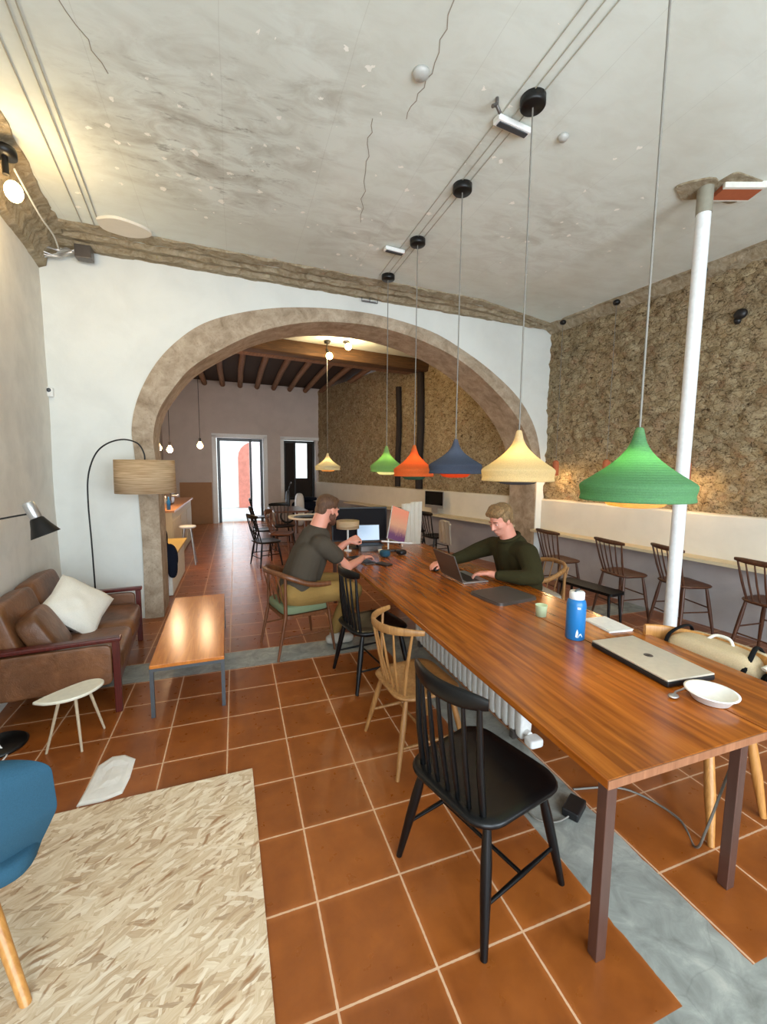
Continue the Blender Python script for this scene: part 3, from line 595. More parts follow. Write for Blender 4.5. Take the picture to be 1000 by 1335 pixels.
armchair('oak armchair behind the man in the olive sweater',M['grey_canvas'],M['oak'],3.3,4.0,172,1.08)

# ------------------------------------------------------------------ long tables
t=empty('long_table',(0,0,0),0,'long brown plank table with steel legs running toward the arch','table')
b=MB(); b.box((1.769,3.55,.766),(.946,4.9,.038)); o=b.build('tabletop',M['table_wood'],t,bevel=.004)
b=MB(); b.box((1.769,1.0985,.766),(.946,.004,.036)); b.build('end_grain_edge',M['table_edge'],t)
for x,y in [(1.325,1.125),(2.14,1.15),(1.325,5.85),(2.18,5.85)]:
    b=MB(); b.box((x,y,.374),(.05,.045,.747)); b.build('leg',M['leg_steel'],t,bevel=.003)
b=MB(); b.box((1.73,1.14,.735),(.83,.03,.02)); b.box((1.73,5.85,.735),(.83,.03,.02)); b.build('frame_rail',M['leg_steel'],t)
t=empty('long_table',(0,0,0),0,'narrower dark plank table pushed against the right side of the long table','table')
b=MB(); b.box((2.508,3.5,.766),(.514,4.8,.038)); b.build('tabletop',M['table_wood'],t,bevel=.004)
b=MB(); b.box((2.508,1.0985,.766),(.514,.004,.036)); b.build('end_grain_edge',M['table_edge'],t)
for x,y in [(2.33,2.5),(2.7,2.5),(2.33,5.85),(2.7,5.85)]: b=MB(); b.box((x,y,.374),(.045,.045,.747)); b.build('leg',M['leg_steel'],t,bevel=.003)

# coffee table
t=empty('coffee_table',(-.41,4.4,0),.02,'low orange-brown wooden coffee table with grey steel frame before the sofa','table')
b=MB(); b.box((0,0,.41),(.54,1.8,.03)); b.build('tabletop',M['coffee_wood'],t,bevel=.003)
b=MB()
for x in(-.26,.26): b.box((x,0,.385),(.024,1.8,.024))
for y in(-.89,.89): b.box((0,y,.385),(.54,.024,.024))
b.build('frame',M['steel_grey'],t)
for x in(-.257,.257):
    for y in(-.885,.885): b=MB(); b.box((x,y,.187),(.028,.028,.374)); b.build('leg',M['steel_grey'],t)

# ------------------------------------------------------------------ sofa
s=empty('sofa',(-.9,3.68,0),math.radians(5),'brown leather two-seat sofa with dark red wooden frame against the left wall','sofa')
SL=1.55; SD=.86
for y in (.02,SL-.02):
    b=MB(); b.box((-.02,y,.305),(.05,.05,.61)); b.build('leg',M['mahogany'],s,bevel=.006)
    b=MB(); b.box((-SD,y,.3),(.05,.05,.6)); b.build('leg',M['mahogany'],s,bevel=.006)
    b=MB(); b.box((-SD/2-.01,y,.6),(SD+.06,.075,.035)); b.build('armrest',M['mahogany'],s,bevel=.01)
    b=MB(); b.superbox((-SD/2,y,.4),(SD-.1,.05,.33),.2); b.build('arm_panel',M['leather'],s)
b=MB(); b.box((-.03,SL/2,.25),(.03,SL-.06,.1)); b.box((-SD+.03,SL/2,.25),(.03,SL-.06,.1)); b.build('frame_rail',M['mahogany'],s)
for k,(y0,y1) in enumerate([(.05,SL/2),(SL/2,SL-.05)]):
    b=MB(); b.superbox((-.38,(y0+y1)/2,.37),(.78,y1-y0-.005,.19),.22,n=40,m=20,puff=.25); b.build('seat_cushion',M['leather'],s)
for k,(y0,y1,a) in enumerate([(.07,SL/2,0),(SL/2-.02,SL-.08,0)]):
    b=MB(); mx=Matrix.Translation((-.74,(y0+y1)/2,.67))@Matrix.Rotation(math.radians(-16),4,'Y'); b.superbox((0,0,0),(.17,y1-y0,.5),.25,mx=mx,n=36,m=20,puff=.1); b.build('back_cushion',M['leather'],s)
b=MB(); mx=Matrix.Translation((-.55,.36,.6))@Matrix.Rotation(math.radians(-28),4,'Y')@Matrix.Rotation(.1,4,'Z'); b.superbox((0,0,0),(.17,.5,.42),.3,mx=mx,puff=.2,n=36,m=20)
tag(b.build('cushion',M['leather'],None,),'loose brown leather cushion slumped at the near end of the sofa','cushion')
o=bpy.data.objects['cushion']; o.location=(-.9,3.68,0); o.rotation_euler=(0,0,math.radians(5))
# white pillow (pinched corners)
def pillow(w,h,t,N=22):
    b=MB(); rings=[]
    for sgn in (1,-1):
        g=[]
        for i in range(N+1):
            r=[]
            for j in range(N+1):
                u=-1+2*i/N; v=-1+2*j/N; k=(1-u*u)*(1-v*v); pin=1-.09*(1-abs(u))*abs(v)-.0; pu=u*(1-.1*(1-v*v)*0-.08*(1-abs(v))**1); pv=v*(1-.08*(1-abs(u))**1)
                z=sgn*(t/2*k**.38+.006*noise.noise(Vector((u*2.5,v*2.5,sgn)))*k**.3*3)
                r.append(Vector((pu*w/2,pv*h/2,z)))
            g.append(r)
        b.loft(g,False,False)
    return b
b=pillow(.56,.5,.2); o=tag(b.build('pillow',M['white_cotton']),'white square cotton pillow leaning on the brown sofa','pillow')
n=Vector((.62,-.35,.7)).normalized(); o.rotation_mode='QUATERNION'; o.rotation_quaternion=n.to_track_quat('Z','Y')@Matrix.Rotation(math.radians(32),4,'Z').to_quaternion(); o.location=(-1.41,4.5,.66)

# small white triangular side table
t=empty('side_table',(-1.1,3.3,0),0,'small white rounded-triangle side table standing in front of the sofa','table')
pl=smooth_path([(-.19,-.09,0),(-.12,.0,0),(.03,.13,0),(.13,.14,0),(.17,.07,0),(.12,-.05,0),(.02,-.12,0),(-.1,-.13,0),(-.19,-.09,0)],6)[:-1]
b=MB(); rings=[[Vector((p.x*k,p.y*k,z)) for p in pl] for z,k in ((.385,.93),(.39,1.0),(.403,1.0),(.408,.97))]; b.loft(rings); b.build('tabletop',M['cream_top'],t)
for x,y,dx,dy in [(.03,-.04,.03,-.04),(-.06,-.03,-.1,.0),(.08,.05,.05,.12)]: b=MB(); b.tube([(x,y,.39),(x+dx,y+dy,0)],[.011,.008],10); b.build('leg',M['pale_leg'],t)

# reading lamp at left edge
t=empty('floor_lamp',(-1.6,3.46,0),0,'black reading floor lamp with round base at the left edge','lamp')
b=MB(); b.lathe([(0,0),(.16,0),(.165,.012),(.15,.024),(.02,.03),(0,.03)]); b.build('base',M['black_metal'],t)
b=MB(); b.tube([(0,0,.02),(-.0,0,1.62)],.008,10); b.build('pole',M['silver'],t)
b=MB(); b.tube([(-.04,0,1.56),(.16,.03,1.6),(.27,.04,1.62)],.006,8); b.build('arm',M['black_metal'],t)
mx=Matrix.Translation((.3,.04,1.59))@Matrix.Rotation(math.radians(-22),4,'Y')
b=MB(); b.lathe([(.0,.115),(.034,.115),(.036,.11),(.036,0),(.03,-.01)],mx=mx,n=28); b.build('lamp_neck',M['silver'],t)
b=MB(); b.lathe([(.034,.0),(.042,-.01),(.06,-.06),(.088,-.125),(.09,-.13),(.085,-.125),(.056,-.06),(.03,-.012)],mx=mx,n=32); b.build('lamp_shade',M['black_metal'],t)
b=MB(); b.ball((0,0,-.07),(.03,.03,.035),mx=mx); b.build('bulb',M['white'],t)
b=MB(); b.tube(smooth_path([(.0,-.03,.25),(.03,-.06,.05),(.09,-.1,.01),(.1,-.2,.01),(.05,-.3,.01)],8),.005,8); b.build('power_cord',M['white'],t)

# arc lamp
t=empty('arc_lamp',(-1.55,5.55,0),0,'tall arc floor lamp with pale drum shade standing behind the sofa','lamp')
b=MB(); b.lathe([(0,0),(.17,0),(.175,.01),(.165,.03),(0,.035)]); b.build('base',M['black_metal'],t)
b=MB(); b.tube(smooth_path([(0,0,.02),(-.01,0,1.0),(-.02,0,1.55),(.0,0,1.85),(.08,0,2.08),(.2,0,2.2),(.36,0,2.25),(.5,0,2.21),(.56,0,2.1),(.565,0,2.0)],8),.0085,10); b.build('pole',M['black_metal'],t)
b=MB(); b.lathe([(.315,1.64),(.318,1.64),(.312,2.02),(.308,2.02),(.315,1.64)],c=(.565,0,0),n=48); b.build('lamp_shade',M['drum'],t)
b=MB(); b.ball((.565,0,1.85),(.04,.04,.05)); b.build('bulb',M['white'],t)

# ------------------------------------------------------------------ pendant lamps
def pendant(X,Y,zt,zr,zb,R,up,low,label,H=HC,ri=None,lit=1.0,group='woven pendant lamps over the long table',capr=.06,en=6,bz=.13):
    r=empty('pendant_lamp',(X,Y,0),0,label,'lamp',group)
    b=MB(); h=zt-zr
    prof=[(.012,zt),(.02,zt-.01*1),(.026,zt-h*.12),(.036,zt-h*.25),(R*.22,zt-h*.40),(R*.36,zt-h*.55),(R*.55,zt-h*.70),(R*.78,zt-h*.85),(R*.97,zt-h*.97),(R*1.0,zr-.012),(R*.97,zr-.05),(R*.99,zr-.075),(R*.95,zr-.078),(R*.93,zr-.04),(R*.5,zt-h*.74),(R*.2,zt-h*.45),(.02,zt-h*.2)]
    pp=smooth_path([(a,z,0) for a,z in prof],3); b.lathe([(p.x,p.y) for p in pp],n=56); b.build('lamp_shade',up,r)
    b=MB(); R2=ri or R*.62; zl=zr-.05
    b.lathe([(R2*.9,zl+.01),(R2,zl-.02),(R2*.95,zb+.035),(R2*.75,zb+.008),(R2*.45,zb),(R2*.43,zb+.006),(R2*.7,zb+.015),(R2*.88,zb+.04),(R2*.9,zl)],n=48); b.build('inner_shade',low,r)
    b=MB(); b.tube([(0,0,zt-.02),(0,0,H-.03)],.0055,8); b.build('cord',M['cable_grey'],r)
    b=MB(); b.lathe([(0,-.06),(capr*.9,-.06),(capr,-.05),(capr,0),(0,0)],c=(0,0,H),n=32); b.build('ceiling_canopy',M['black_metal'],r)
    b=MB(); b.ball((0,0,zr+bz),(.03,.03,.04)); b.build('bulb',M['bulb'],r)
    l=bpy.data.lights.new('bulb_light','POINT'); l.energy=en*lit; l.color=(1,.78,.5); l.shadow_soft_size=.045; lo=bpy.data.objects.new('bulb_light',l); COL.objects.link(lo); lo.location=(0,0,zr+bz-.08); lo.parent=r
    return r
pendant(1.97,1.63,2.17,1.875,1.758,.268,SH['green'],SH['amber'],'nearest woven pendant lamp, green hat-shaped shade',capr=.1,en=16,bz=.15)
pendant(1.97,2.61,2.235,1.945,1.838,.262,SH['cream'],SH['slate'],'cream woven pendant lamp with slate lower rim',capr=.085)
pendant(1.97,3.55,2.23,1.985,1.868,.25,SH['blue'],SH['red'],'dark blue woven pendant lamp with red-orange underside',capr=.085)
pendant(1.96,4.5,2.22,1.94,1.82,.235,SH['orange'],SH['teal'],'orange woven pendant lamp with teal lower rim',capr=.085)
pendant(1.95,5.42,2.25,1.98,1.86,.22,SH['lime'],SH['pale'],'small lime green woven pendant lamp next to the orange one',capr=.085)
pendant(1.89,9.0,2.26,1.98,1.87,.27,SH['white'],SH['amber'],'off-white woven pendant lamp with amber underside beyond the arch',H=4.6)
# ceiling conduits
for k,(x0,x1,off) in enumerate([(1.84,1.84,0),(1.93,1.93,.0),(2.0,2.0,0)]):
    b=MB(); b.tube([(x0,-2.5,HC-.006),(x1,5.45,HC-.006)],.0035,6); b.build('trim_%d'%(30+k),M['conduit'],kind='structure')
for k,dx in enumerate((0,.05,.16)):
    b=MB(); b.tube([(-.62-dx*.7,0,HC-.012),(-1.05-dx,3.07,HC-.012),(-1.27-dx,5.45,HC-.006)],.0045,6); b.build('trim_%d'%(34+k),M['conduit'],kind='structure')
# emergency light by second canopy, and small ones
def emerg(x,y,w,rz,label,z=HC):
    t=empty('emergency_light',(x,y,z),rz,label,'light fitting')
    b=MB(); b.box((0,0,-.03),(w,.07,.04)); b.build('housing',M['white'],t,bevel=.006)
    b=MB(); b.box((0,-.0,-.053),(w*.86,.04,.01)); b.build('diffuser',M['steel_grey'],t)
    b=MB(); b.box((0,.05,-.005),(w*.4,.05,.01)); b.build('mounting_plate',M['silver'],t)
    return t
emerg(1.96,2.82,.3,.1,'slim white emergency light on the ceiling beside the second lamp canopy')
emerg(1.78,4.75,.24,.1,'small white emergency light on the ceiling near the arch')
t=empty('wall_bracket',aw(1.9,4.39,-.05).to_tuple(),math.atan2(AD.y,AD.x),'small wire-framed fitting on the white wall above the arch','light fitting')
b=MB()
for z in(-.055,.055): b.tube([(-.12,0,z),(.12,0,z)],.005,6)
for x in(-.12,0,.12): b.tube([(x,0,-.055),(x,0,.055)],.005,6)
b.build('wire_frame',M['steel_grey'],t); b=MB(); b.box((0,.02,-.04),(.2,.02,.02)); b.build('housing',M['silver'],t)
for x,y,r,lab in [(1.18,2.7,.055,'round frosted ceiling sensor left of the lamp row'),(2.4,2.8,.04,'small white smoke detector right of the lamp row')]:
    b=MB(); b.lathe([(0,-.035),(r*.6,-.032),(r*.95,-.015),(r,0),(0,0)],n=24); o=tag(b.build('smoke_detector',M['dull_plastic'],loc=(x,y,HC)),lab,'smoke detector')
b=MB(); b.tube([(0,0,0),(0,0,-.05),(.04,.02,-.07)],.012,8); b.tube([(0,0,-.04),(-.04,-.01,-.07)],.012,8); tag(b.build('pipe_clamp',M['gunmetal'],loc=(1.74,2.69,HC)),'small metal pipe clamp on the ceiling near the second canopy','clamp')

# white column with dark head and exposed brick hole
t=empty('column',(3.99,2.82,0),0,'slim round white steel column rising to the ceiling behind the table','column')
b=MB(); b.tube([(0,0,0),(0,0,4.22)],.057,28); b.build('shaft',M['pole_white'],t)
b=MB(); b.tube([(0,0,4.22),(0,0,4.44)],.062,28); b.build('head',M['dull_zinc'],t)
b=MB(); b.lathe([(0,.0),(.1,0),(.1,.012),(0,.012)],n=24); b.build('base_plate',M['pole_white'],t)
b=MB(); pl=[(math.cos(a)*(.2+.03*math.sin(3*a)),math.sin(a)*(.13+.02*math.cos(4*a))) for a in [k*2*PI/24 for k in range(24)]]; b.prism(pl,-.015,.01); b.build('trim_38',M['rough'],loc=(3.95,2.86,HC),kind='structure')
b=MB(); b.prism([(x*1.0+.02,y*.9) for x,y in rrect(.44,.34,.05)],-.012,.01); o=b.build('trim_39',M['rough'],loc=(4.22,2.75,HC),kind='structure'); 
t=empty('ceiling_brick',(4.27,2.74,HC),-.35,'broken terracotta hollow brick exposed in the ceiling beside the column','brick')
b=MB(); b.box((0,0,-.03),(.34,.16,.05)); b.build('brick_body',M['terracotta'],t,bevel=.004)
b=MB(); b.box((0,-.085,-.028),(.36,.035,.055)); b.box((0,.085,-.03),(.36,.03,.05)); b.build('plaster_edge',M['white_matt'],t,bevel=.006)
b=MB()
for k in range(4): b.box((.171,-.055+k*.036,-.03),(.006,.024,.03))
b.build('cavity',M['black_plastic'],t)
# wall counter shelf
b=MB(); poly=[(wallR(-1.5)-.3,-1.5),(wallR(-1.5)-.05,-1.5),(wallR(6.2)-.05,6.2),(wallR(6.2)-.3,6.2)]; b.prism(poly,.84,.88); tag(b.build('wall_counter',M['osb_counter'],bevel=.004),'long pale plywood counter fixed along the right stone wall','counter')
b=MB(); poly=[(wallB(6.75)-.4,6.75),(wallB(6.75)-.05,6.75),(wallB(13)-.05,13),(wallB(13)-.4,13)]; b.prism(poly,.84,.88); tag(b.build('wall_counter',M['osb_counter'],bevel=.004),'pale plywood counter along the stone wall in the room beyond the arch','counter')
# wall pendants by the stone wall
for i,(px_y,z) in enumerate([(5.78,1.95),(4.85,1.95),(3.75,1.92)]):
    t=empty('wall_lamp',(wallR(px_y)-.22,px_y,0),0,['small terracotta lamp hanging by the stone wall nearest the arch','small terracotta lamp on the stone wall behind the green shade, left of the column','small terracotta lamp on the stone wall just right of the column'][i],'lamp','terracotta lamps along the stone wall')
    b=MB(); b.lathe([(.0,z+.16),(.035,z+.15),(.05,z+.12),(.052,z-.1),(.046,z-.1),(.044,z+.11),(0,z+.12)],n=20); b.build('lamp_shade',M['terracotta'],t)
    b=MB(); b.tube([(0,0,z+.15),(0,0,HC-.08)],.004,6); b.build('cord',M['cable_grey'],t)
    b=MB(); b.ball((0,0,HC-.1),(.05,.05,.04)); b.build('ceiling_canopy',M['black_metal'],t)
    l=bpy.data.lights.new('bulb_light','POINT'); l.energy=6; l.color=(1,.66,.3); l.shadow_soft_size=.03; lo=bpy.data.objects.new('bulb_light',l); COL.objects.link(lo); lo.location=(0,0,z-.13); lo.parent=t
b=MB(); b.ball((0,0,0),(.05,.07,.06)); b.ball((.03,.04,-.05),(.04,.04,.05)); tag(b.build('wall_cavity',M['black_plastic'],loc=(wallR(3.45)+.0,3.45,3.78)),'small dark hole in the upper stone wall right of the column','hole')
# left spot light and conduits in the corner
t=empty('ceiling_spotlight',(-1.6,4.25,0),0,'black ceiling spotlight with glowing bulb at the upper left','lamp')
b=MB(); b.lathe([(0,4.36),(.075,4.36),(.078,4.34),(.078,4.3),(0,4.3)],n=24); b.build('ceiling_canopy',M['black_metal'],t)
b=MB(); b.tube([(0,0,4.32),(0,0,4.17)],.022,10); b.build('socket',M['black_metal'],t)
b=MB(); b.ball((.03,.03,4.07),(.06,.06,.075)); b.build('bulb',M['spot_bulb'],t)
l=bpy.data.lights.new('spot_bulb_light','POINT'); l.energy=15; l.color=(1,.78,.46); l.shadow_soft_size=.06; lo=bpy.data.objects.new('spot_bulb_light',l); COL.objects.link(lo); lo.location=(.04,.0,3.98); lo.parent=t
t=empty('junction_box',(-1.58,5.78,4.3),0,'grey junction box with tangled cables in the upper left corner','junction box')
b=MB(); b.box((.06,0,0),(.16,.12,.14)); b.build('housing',M['gunmetal'],t,bevel=.01)
for k in range(5): b=MB(); b.tube(smooth_path([(-.36,-.1+.03*k,.02-.03*k),(-.2,.02,.03*math.sin(k*2)-.02*k),(-.1,.0,.03*math.cos(k)),(-.02,0,-.03+.015*k)],6),.009,8); b.build('cable',M['silver'],t)
b=MB(); b.tube(smooth_path([(-1.6,4.4,4.3),(-1.62,4.9,4.22),(-1.68,5.4,4.28),(-1.75,5.75,4.3)],8),.008,8); tag(b.build('cable',M['white_matt']),'pale cable running along the cove from the spotlight to the corner','cable')
# wall sensor
t=empty('wall_sensor',aw(-1.97,2.78,-.03).to_tuple(),0,'small white sensor on the wall in the left corner','sensor')
b=MB(); b.box((0,0,0),(.07,.05,.11)); b.build('housing',M['white'],t,bevel=.015); b=MB(); b.ball((0,-.03,.02),(.022,.015,.022)); b.build('lens',M['steel_grey'],t)

# ------------------------------------------------------------------ floor things
b=MB(); b.box((0.18,0,0),(1.48,2.4,.022)); o=tag(b.build('chipboard_sheet',M['osb'],bevel=.002),'large sheet of pale oriented strand board lying on the tiles','board'); o.location=(-.84,1.43,.012); o.rotation_euler=(0,0,.02)
pl=[(-.91,2.655),(-.773,2.655),(-.683,2.694),(-.679,2.831),(-.686,3.018),(-.753,3.08),(-.822,3.087),(-.888,3.002),(-.905,2.821)]
b=MB(); vs=[(x+.77+.008*math.sin(i*5),y-2.86+.008*math.cos(i*7),0) for i,(x,y) in enumerate(pl)]; n=len(vs)
rings=[[Vector((p[0]*k,p[1]*k,z+(.006*noise.noise(Vector((p[0]*k*9,p[1]*k*9,2))) if z>.003 else 0))) for p in vs] for k,z in ((1,.0),(.99,.004),(.9,.01),(.7,.012),(.45,.01),(.2,.013))]
b.loft(rings,smooth=False); tag(b.build('paper_sheet',M['grout_white'],loc=(-.77,2.87,0)),'crumpled white paper sheet on the tiles beside the strand board','paper')
t=empty('power_adapter',(1.78,1.72,0),.5,'black power adapter lying on the cement strip under the table','power adapter')
b=MB(); b.box((0,0,.028),(.15,.09,.05)); b.build('housing',M['black_plastic'],t,bevel=.008)
b=MB(); b.tube(smooth_path([(-.06,0,.02),(-.15,.05,.008),(-.2,.15,.008),(-.1,.3,.008)],8),.005,8); b.build('cord',M['cable_grey'],t)
b=MB(); b.tube(smooth_path([(1.9,1.85,.008),(2.2,1.75,.008),(2.3,1.5,.008),(2.2,1.33,.01),(2.14,1.25,.2),(2.16,1.2,.5),(2.2,1.17,.74)],8),.006,8); tag(b.build('cable',M['cable_grey']),'grey cable looping over the tiles and up under the near table end','cable')
t=empty('plug',(2.05,1.2,.7),0,'white plug hanging under the near table end','plug'); b=MB(); b.box((0,0,0),(.03,.03,.06)); b.build('housing',M['white'],t,bevel=.006); b=MB(); b.box((-.1,0,.02),(.08,.04,.02)); b.build('wooden_block',M['light_oak'],t)
# radiator under the table
t=empty('radiator',(1.91,2.3,0),0,'white ribbed radiator standing under the long table','radiator')
for k in range(22): b=MB(); b.superbox((0,.045+k*.085,.31),(.1,.074,.56),.3,n=16,m=10); b.build('fin',M['white'],t)
for z in(.09,.57): b=MB(); b.tube([(0,-.03,z),(0,1.92,z)],.022,10); b.build('pipe',M['white'],t)
b=MB(); b.superbox((.0,-.07,.07),(.11,.09,.06),.4); b.build('valve',M['white'],t)
for y in (.1,1.75): b=MB(); b.box((0,y,.03),(.12,.04,.06)); b.build('foot',M['gunmetal'],t)

# ------------------------------------------------------------------ blue chair front left
t=empty('shell_chair',(-1.06,1.98,0),math.radians(8),'blue upholstered shell chair with wooden legs cut by the left edge','chair')
b=MB(); N=20; rings=[]
for i in range(N+1):
    v=i/N; z=.4+.5*v; wd=.33*(1-.9*max(0,v-.78)**1.6*6 if v>.78 else 1)*(.72+.28*min(1,v*2.4)); r=[]
    for j in range(17):
        u=-1+2*j/16; r.append(Vector((wd*u, -.24+.12*abs(u)**2.2-.07*v+.08*(1-v)**3,z-.05*abs(u)**3*(v>.8)*(v-.8)*5)))
    rings.append(r)
b.loft(rings,False,False); o=b.build('backrest',M['blue_fabric'],t); md=o.modifiers.new('s','SOLIDIFY'); md.thickness=.05; md.offset=0; md=o.modifiers.new('b','BEVEL'); md.width=.02; md.segments=4; md.angle_limit=.9; md=o.modifiers.new('sub','SUBSURF'); md.levels=1; md.render_levels=2
b=MB(); b.superbox((0,.02,.42),(.52,.5,.1),.4); b.build('seat',M['blue_fabric'],t)
for x,y,fx,fy in [(.1,-.15,.26,-.36),(-.19,-.17,-.25,-.3),(.08,.18,.02,.25),(-.19,.18,-.25,.3)]: b=MB(); b.tube([(x,y,.4),(fx,fy,0)],[.026,.018],12); b.build('leg',M['light_oak'],t)

# ------------------------------------------------------------------ things on the table
TZ=.785
def rotz(o,a): o.rotation_euler=(0,0,a); return o
t=empty('laptop',(2.350,1.777,TZ),math.radians(-4),'silver closed laptop lying on its black case near the table end','laptop')
b=MB(); b.box((0,0,.038),(.335,.55,.012)); b.build('lid',M['lid_silver'],t,bevel=.005); b=MB(); b.box((0,0,.017),(.34,.555,.03)); b.build('base',M['black_plastic'],t,bevel=.008)
b=MB(); b.prism([(.026*math.cos(a),.026*math.sin(a)) for a in [k*2*PI/24 for k in range(24)]],.0441,.0446); b.prism([(.018*math.cos(a)-.002,.006*math.sin(a)) for a in [k*2*PI/16 for k in range(16)]],.0445,.045,mi=1); b.build('logo',[M['gunmetal'],M['black_plastic']],t)
t=empty('laptop_case',(2.292,3.175,TZ),math.radians(8),'closed dark grey laptop with rounded corners in front of the sweater man','laptop')
b=MB(); b.prism(rrect(.46,.42,.05),0,.014); b.build('base',M['gunmetal'],t,bevel=.005); b=MB(); b.prism(rrect(.45,.41,.05),.015,.026); b.build('lid',M['gunmetal'],t,bevel=.005)
t=empty('bowl',(2.262,1.359,TZ),0,'white takeaway bowl on the near table end','bowl')
b=MB(); b.lathe([(0,.004),(.075,.002),(.08,.004),(.105,.045),(.116,.047),(.117,.051),(.103,.051),(.076,.012),(0,.01)],n=48); b.build('bowl_body',M['white'],t)
t=empty('spoon',(2.140,1.456,TZ),0,'metal spoon resting beside the white bowl','spoon')
b=MB(); b.ball((-.04,-.02,.012),(.03,.022,.007)); b.tube([(-.03,-.015,.01),(.01,.005,.012),(.05,.0,.02),(.075,-.01,.035)],[.008,.005,.005,.006],8); b.build('spoon_body',M['silver'],t)
t=empty('water_bottle',(2.204,2.214,TZ),.4,'blue metal water bottle with pale cap standing on the table','bottle')
b=MB(); b.lathe([(0,0),(.057,0),(.063,.006),(.063,.245),(.058,.27),(.045,.285),(0,.287)],n=40); b.build('bottle_body',M['bottle_blue'],t)
b=MB(); b.lathe([(.044,.28),(.05,.284),(.05,.325),(.044,.335),(0,.336)],n=32); b.build('cap',M['pole_white'],t)
b=MB(); b.tube([(-.03,0,.33),(-.025,0,.345),(.025,0,.345),(.03,0,.33)],.007,8); b.build('cap_handle',M['steel_grey'],t)
b=MB()
def wrap(bb,a0,a1,pts,r=.0638):
    m=Matrix.Identity(4); vs=[(r*math.cos(a0+(a1-a0)*x),r*math.sin(a0+(a1-a0)*x),z) for x,z in pts]; bb.add(vs,[tuple(range(len(vs)))])
wrap(b,-2.7,-1.9,[(0,.03),(.25,.025),(.35,.06),(.2,.085),(.05,.06)]); wrap(b,-2.7,-1.9,[(.3,.025),(.95,.03),(.7,.055),(.5,.05)]); wrap(b,-2.7,-1.9,[(.1,.225),(.5,.222),(.5,.235),(.1,.238)])
b.build('logo_mark',M['pole_white'],t)
t=empty('cup',(2.282,2.651,TZ),0,'small mint paper cup next to the blue bottle','cup')
b=MB(); b.lathe([(0,0),(.04,0),(.046,.085),(.048,.09),(.044,.09),(.04,.07),(0,.068)],n=28); b.build('cup_body',M['mint'],t)
t=empty('paper_stack',(2.622,2.330,TZ),-.12,'small stack of white paper right of the blue bottle','paper')
b=MB(); b.box((0,0,.004),(.2,.28,.008)); b.box((.006,-.004,.011),(.198,.275,.004),rz=.04); b.build('sheets',M['white'],t)
# backpack
t=empty('backpack',(2.93,1.74,.46),math.radians(4),'beige backpack with black straps sitting on the pale oak chair','bag')
b=MB(); b.superbox((0,0,.19),(.3,.54,.4),.32,n=36,m=20,puff=.12); b.build('main_compartment',M['beige_canvas'],t)
b=MB(); b.superbox((-.13,.02,.15),(.12,.4,.24),.4,n=28,m=14); b.build('front_pocket',M['beige_canvas'],t)
b=MB(); b.superbox((.02,-.27,.16),(.26,.1,.3),.5,n=24,m=14); b.build('side_pocket',M['black_cloth'],t)
b=MB(); b.tube(smooth_path([(.0,-.08,.37),(.03,-.04,.415),(.03,.04,.415),(.0,.08,.37)],6),.01,8); b.build('top_handle',M['white_matt'],t)
for y in(-.2,.24): b=MB(); b.tube(smooth_path([(-.12,y,.1),(-.16,y,.25),(-.1,y*1.05,.37),(.05,y*.9,.42),(.15,y,.3)],6),.014,8,flat=.4); b.build('strap',M['black_cloth'],t)
b=MB(); b.box((-.165,-.13,.27),(.02,.05,.04)); b.build('buckle',M['gunmetal'],t,bevel=.004)
t=empty('jacket',(2.93,1.35,.46),0,'black jacket with white lining beside the backpack','jacket')
b=MB(); b.superbox((0,0,.19),(.28,.2,.38),.6,n=24,m=14); b.build('jacket_body',M['black_cloth'],t)
b=MB(); b.tube(smooth_path([(-.1,.09,.36),(.0,.05,.4),(.06,-.04,.38),(.08,-.1,.3)],6),.022,8,flat=.5); b.build('lining',M['white_cotton'],t)

# laptop of man in sweater: screen leaning toward the camera side, seen from behind
t=empty('laptop',(2.15,3.87,TZ),math.radians(91),'open laptop in front of the man in the olive sweater','laptop')
# local: x width (world Y), y toward the man is -y
b=MB(); b.box((0,-.15,.009),(.46,.29,.016)); b.build('base',M['silver'],t,bevel=.004)
b=MB(); b.box((0,-.13,.0175),(.4,.15,.002)); b.build('keyboard',M['black_plastic'],t)
mx=Matrix.Translation((0,.005,.018))@Matrix.Rotation(math.radians(-22),4,'X')
b=MB(); b.box((0,0,.15),(.46,.012,.3),mx=mx); b.build('lid',M['gunmetal'],t,bevel=.004)
b=MB(); b.box((0,-.0068,.155),(.43,.002,.26),mx=mx); b.build('screen',M['screen_blue'],t)
# mouse under his far hand
b=MB(); b.superbox((0,0,.018),(.07,.11,.036),.7); tag(b.build('computer_mouse',M['black_plastic'],loc=(2.136,4.253,TZ)),'dark computer mouse under the right hand of the sweater man','mouse')

# man 1's workspace
t=empty('monitor',(1.923,5.62,TZ),math.radians(0),'tilted screen on a white stand showing a pink and orange desert picture','monitor')
mx=Matrix.Translation((.25,0,.11))@Matrix.Rotation(math.radians(15),4,'Y')@Matrix.Rotation(math.radians(-14),4,'X')@Matrix.Rotation(math.radians(20),4,'Z')
b=MB(); b.box((0,0,.25),(.36,.02,.5),mx=mx); b.build('housing',M['silver'],t,bevel=.006)
b=MB(); b.box((0,-.0108,.0),(.34,.002,.48)); o=b.build('screen',M['screen_pink'],t); o.matrix_local=mx@Matrix.Translation((0,0,.25))
b=MB(); b.tube([(.12,-.05,.01),(.14,0,.2)],.012,8); b.tube([(.02,-.04,.13),(.46,-.12,.09)],.012,8); b.tube([(.4,.1,.01),(.34,.05,.2)],.012,8); b.build('stand',M['white'],t)
t=empty('monitor',(1.70,5.86,TZ),math.radians(-4),'wide black monitor behind the laptop at the far table end','monitor')
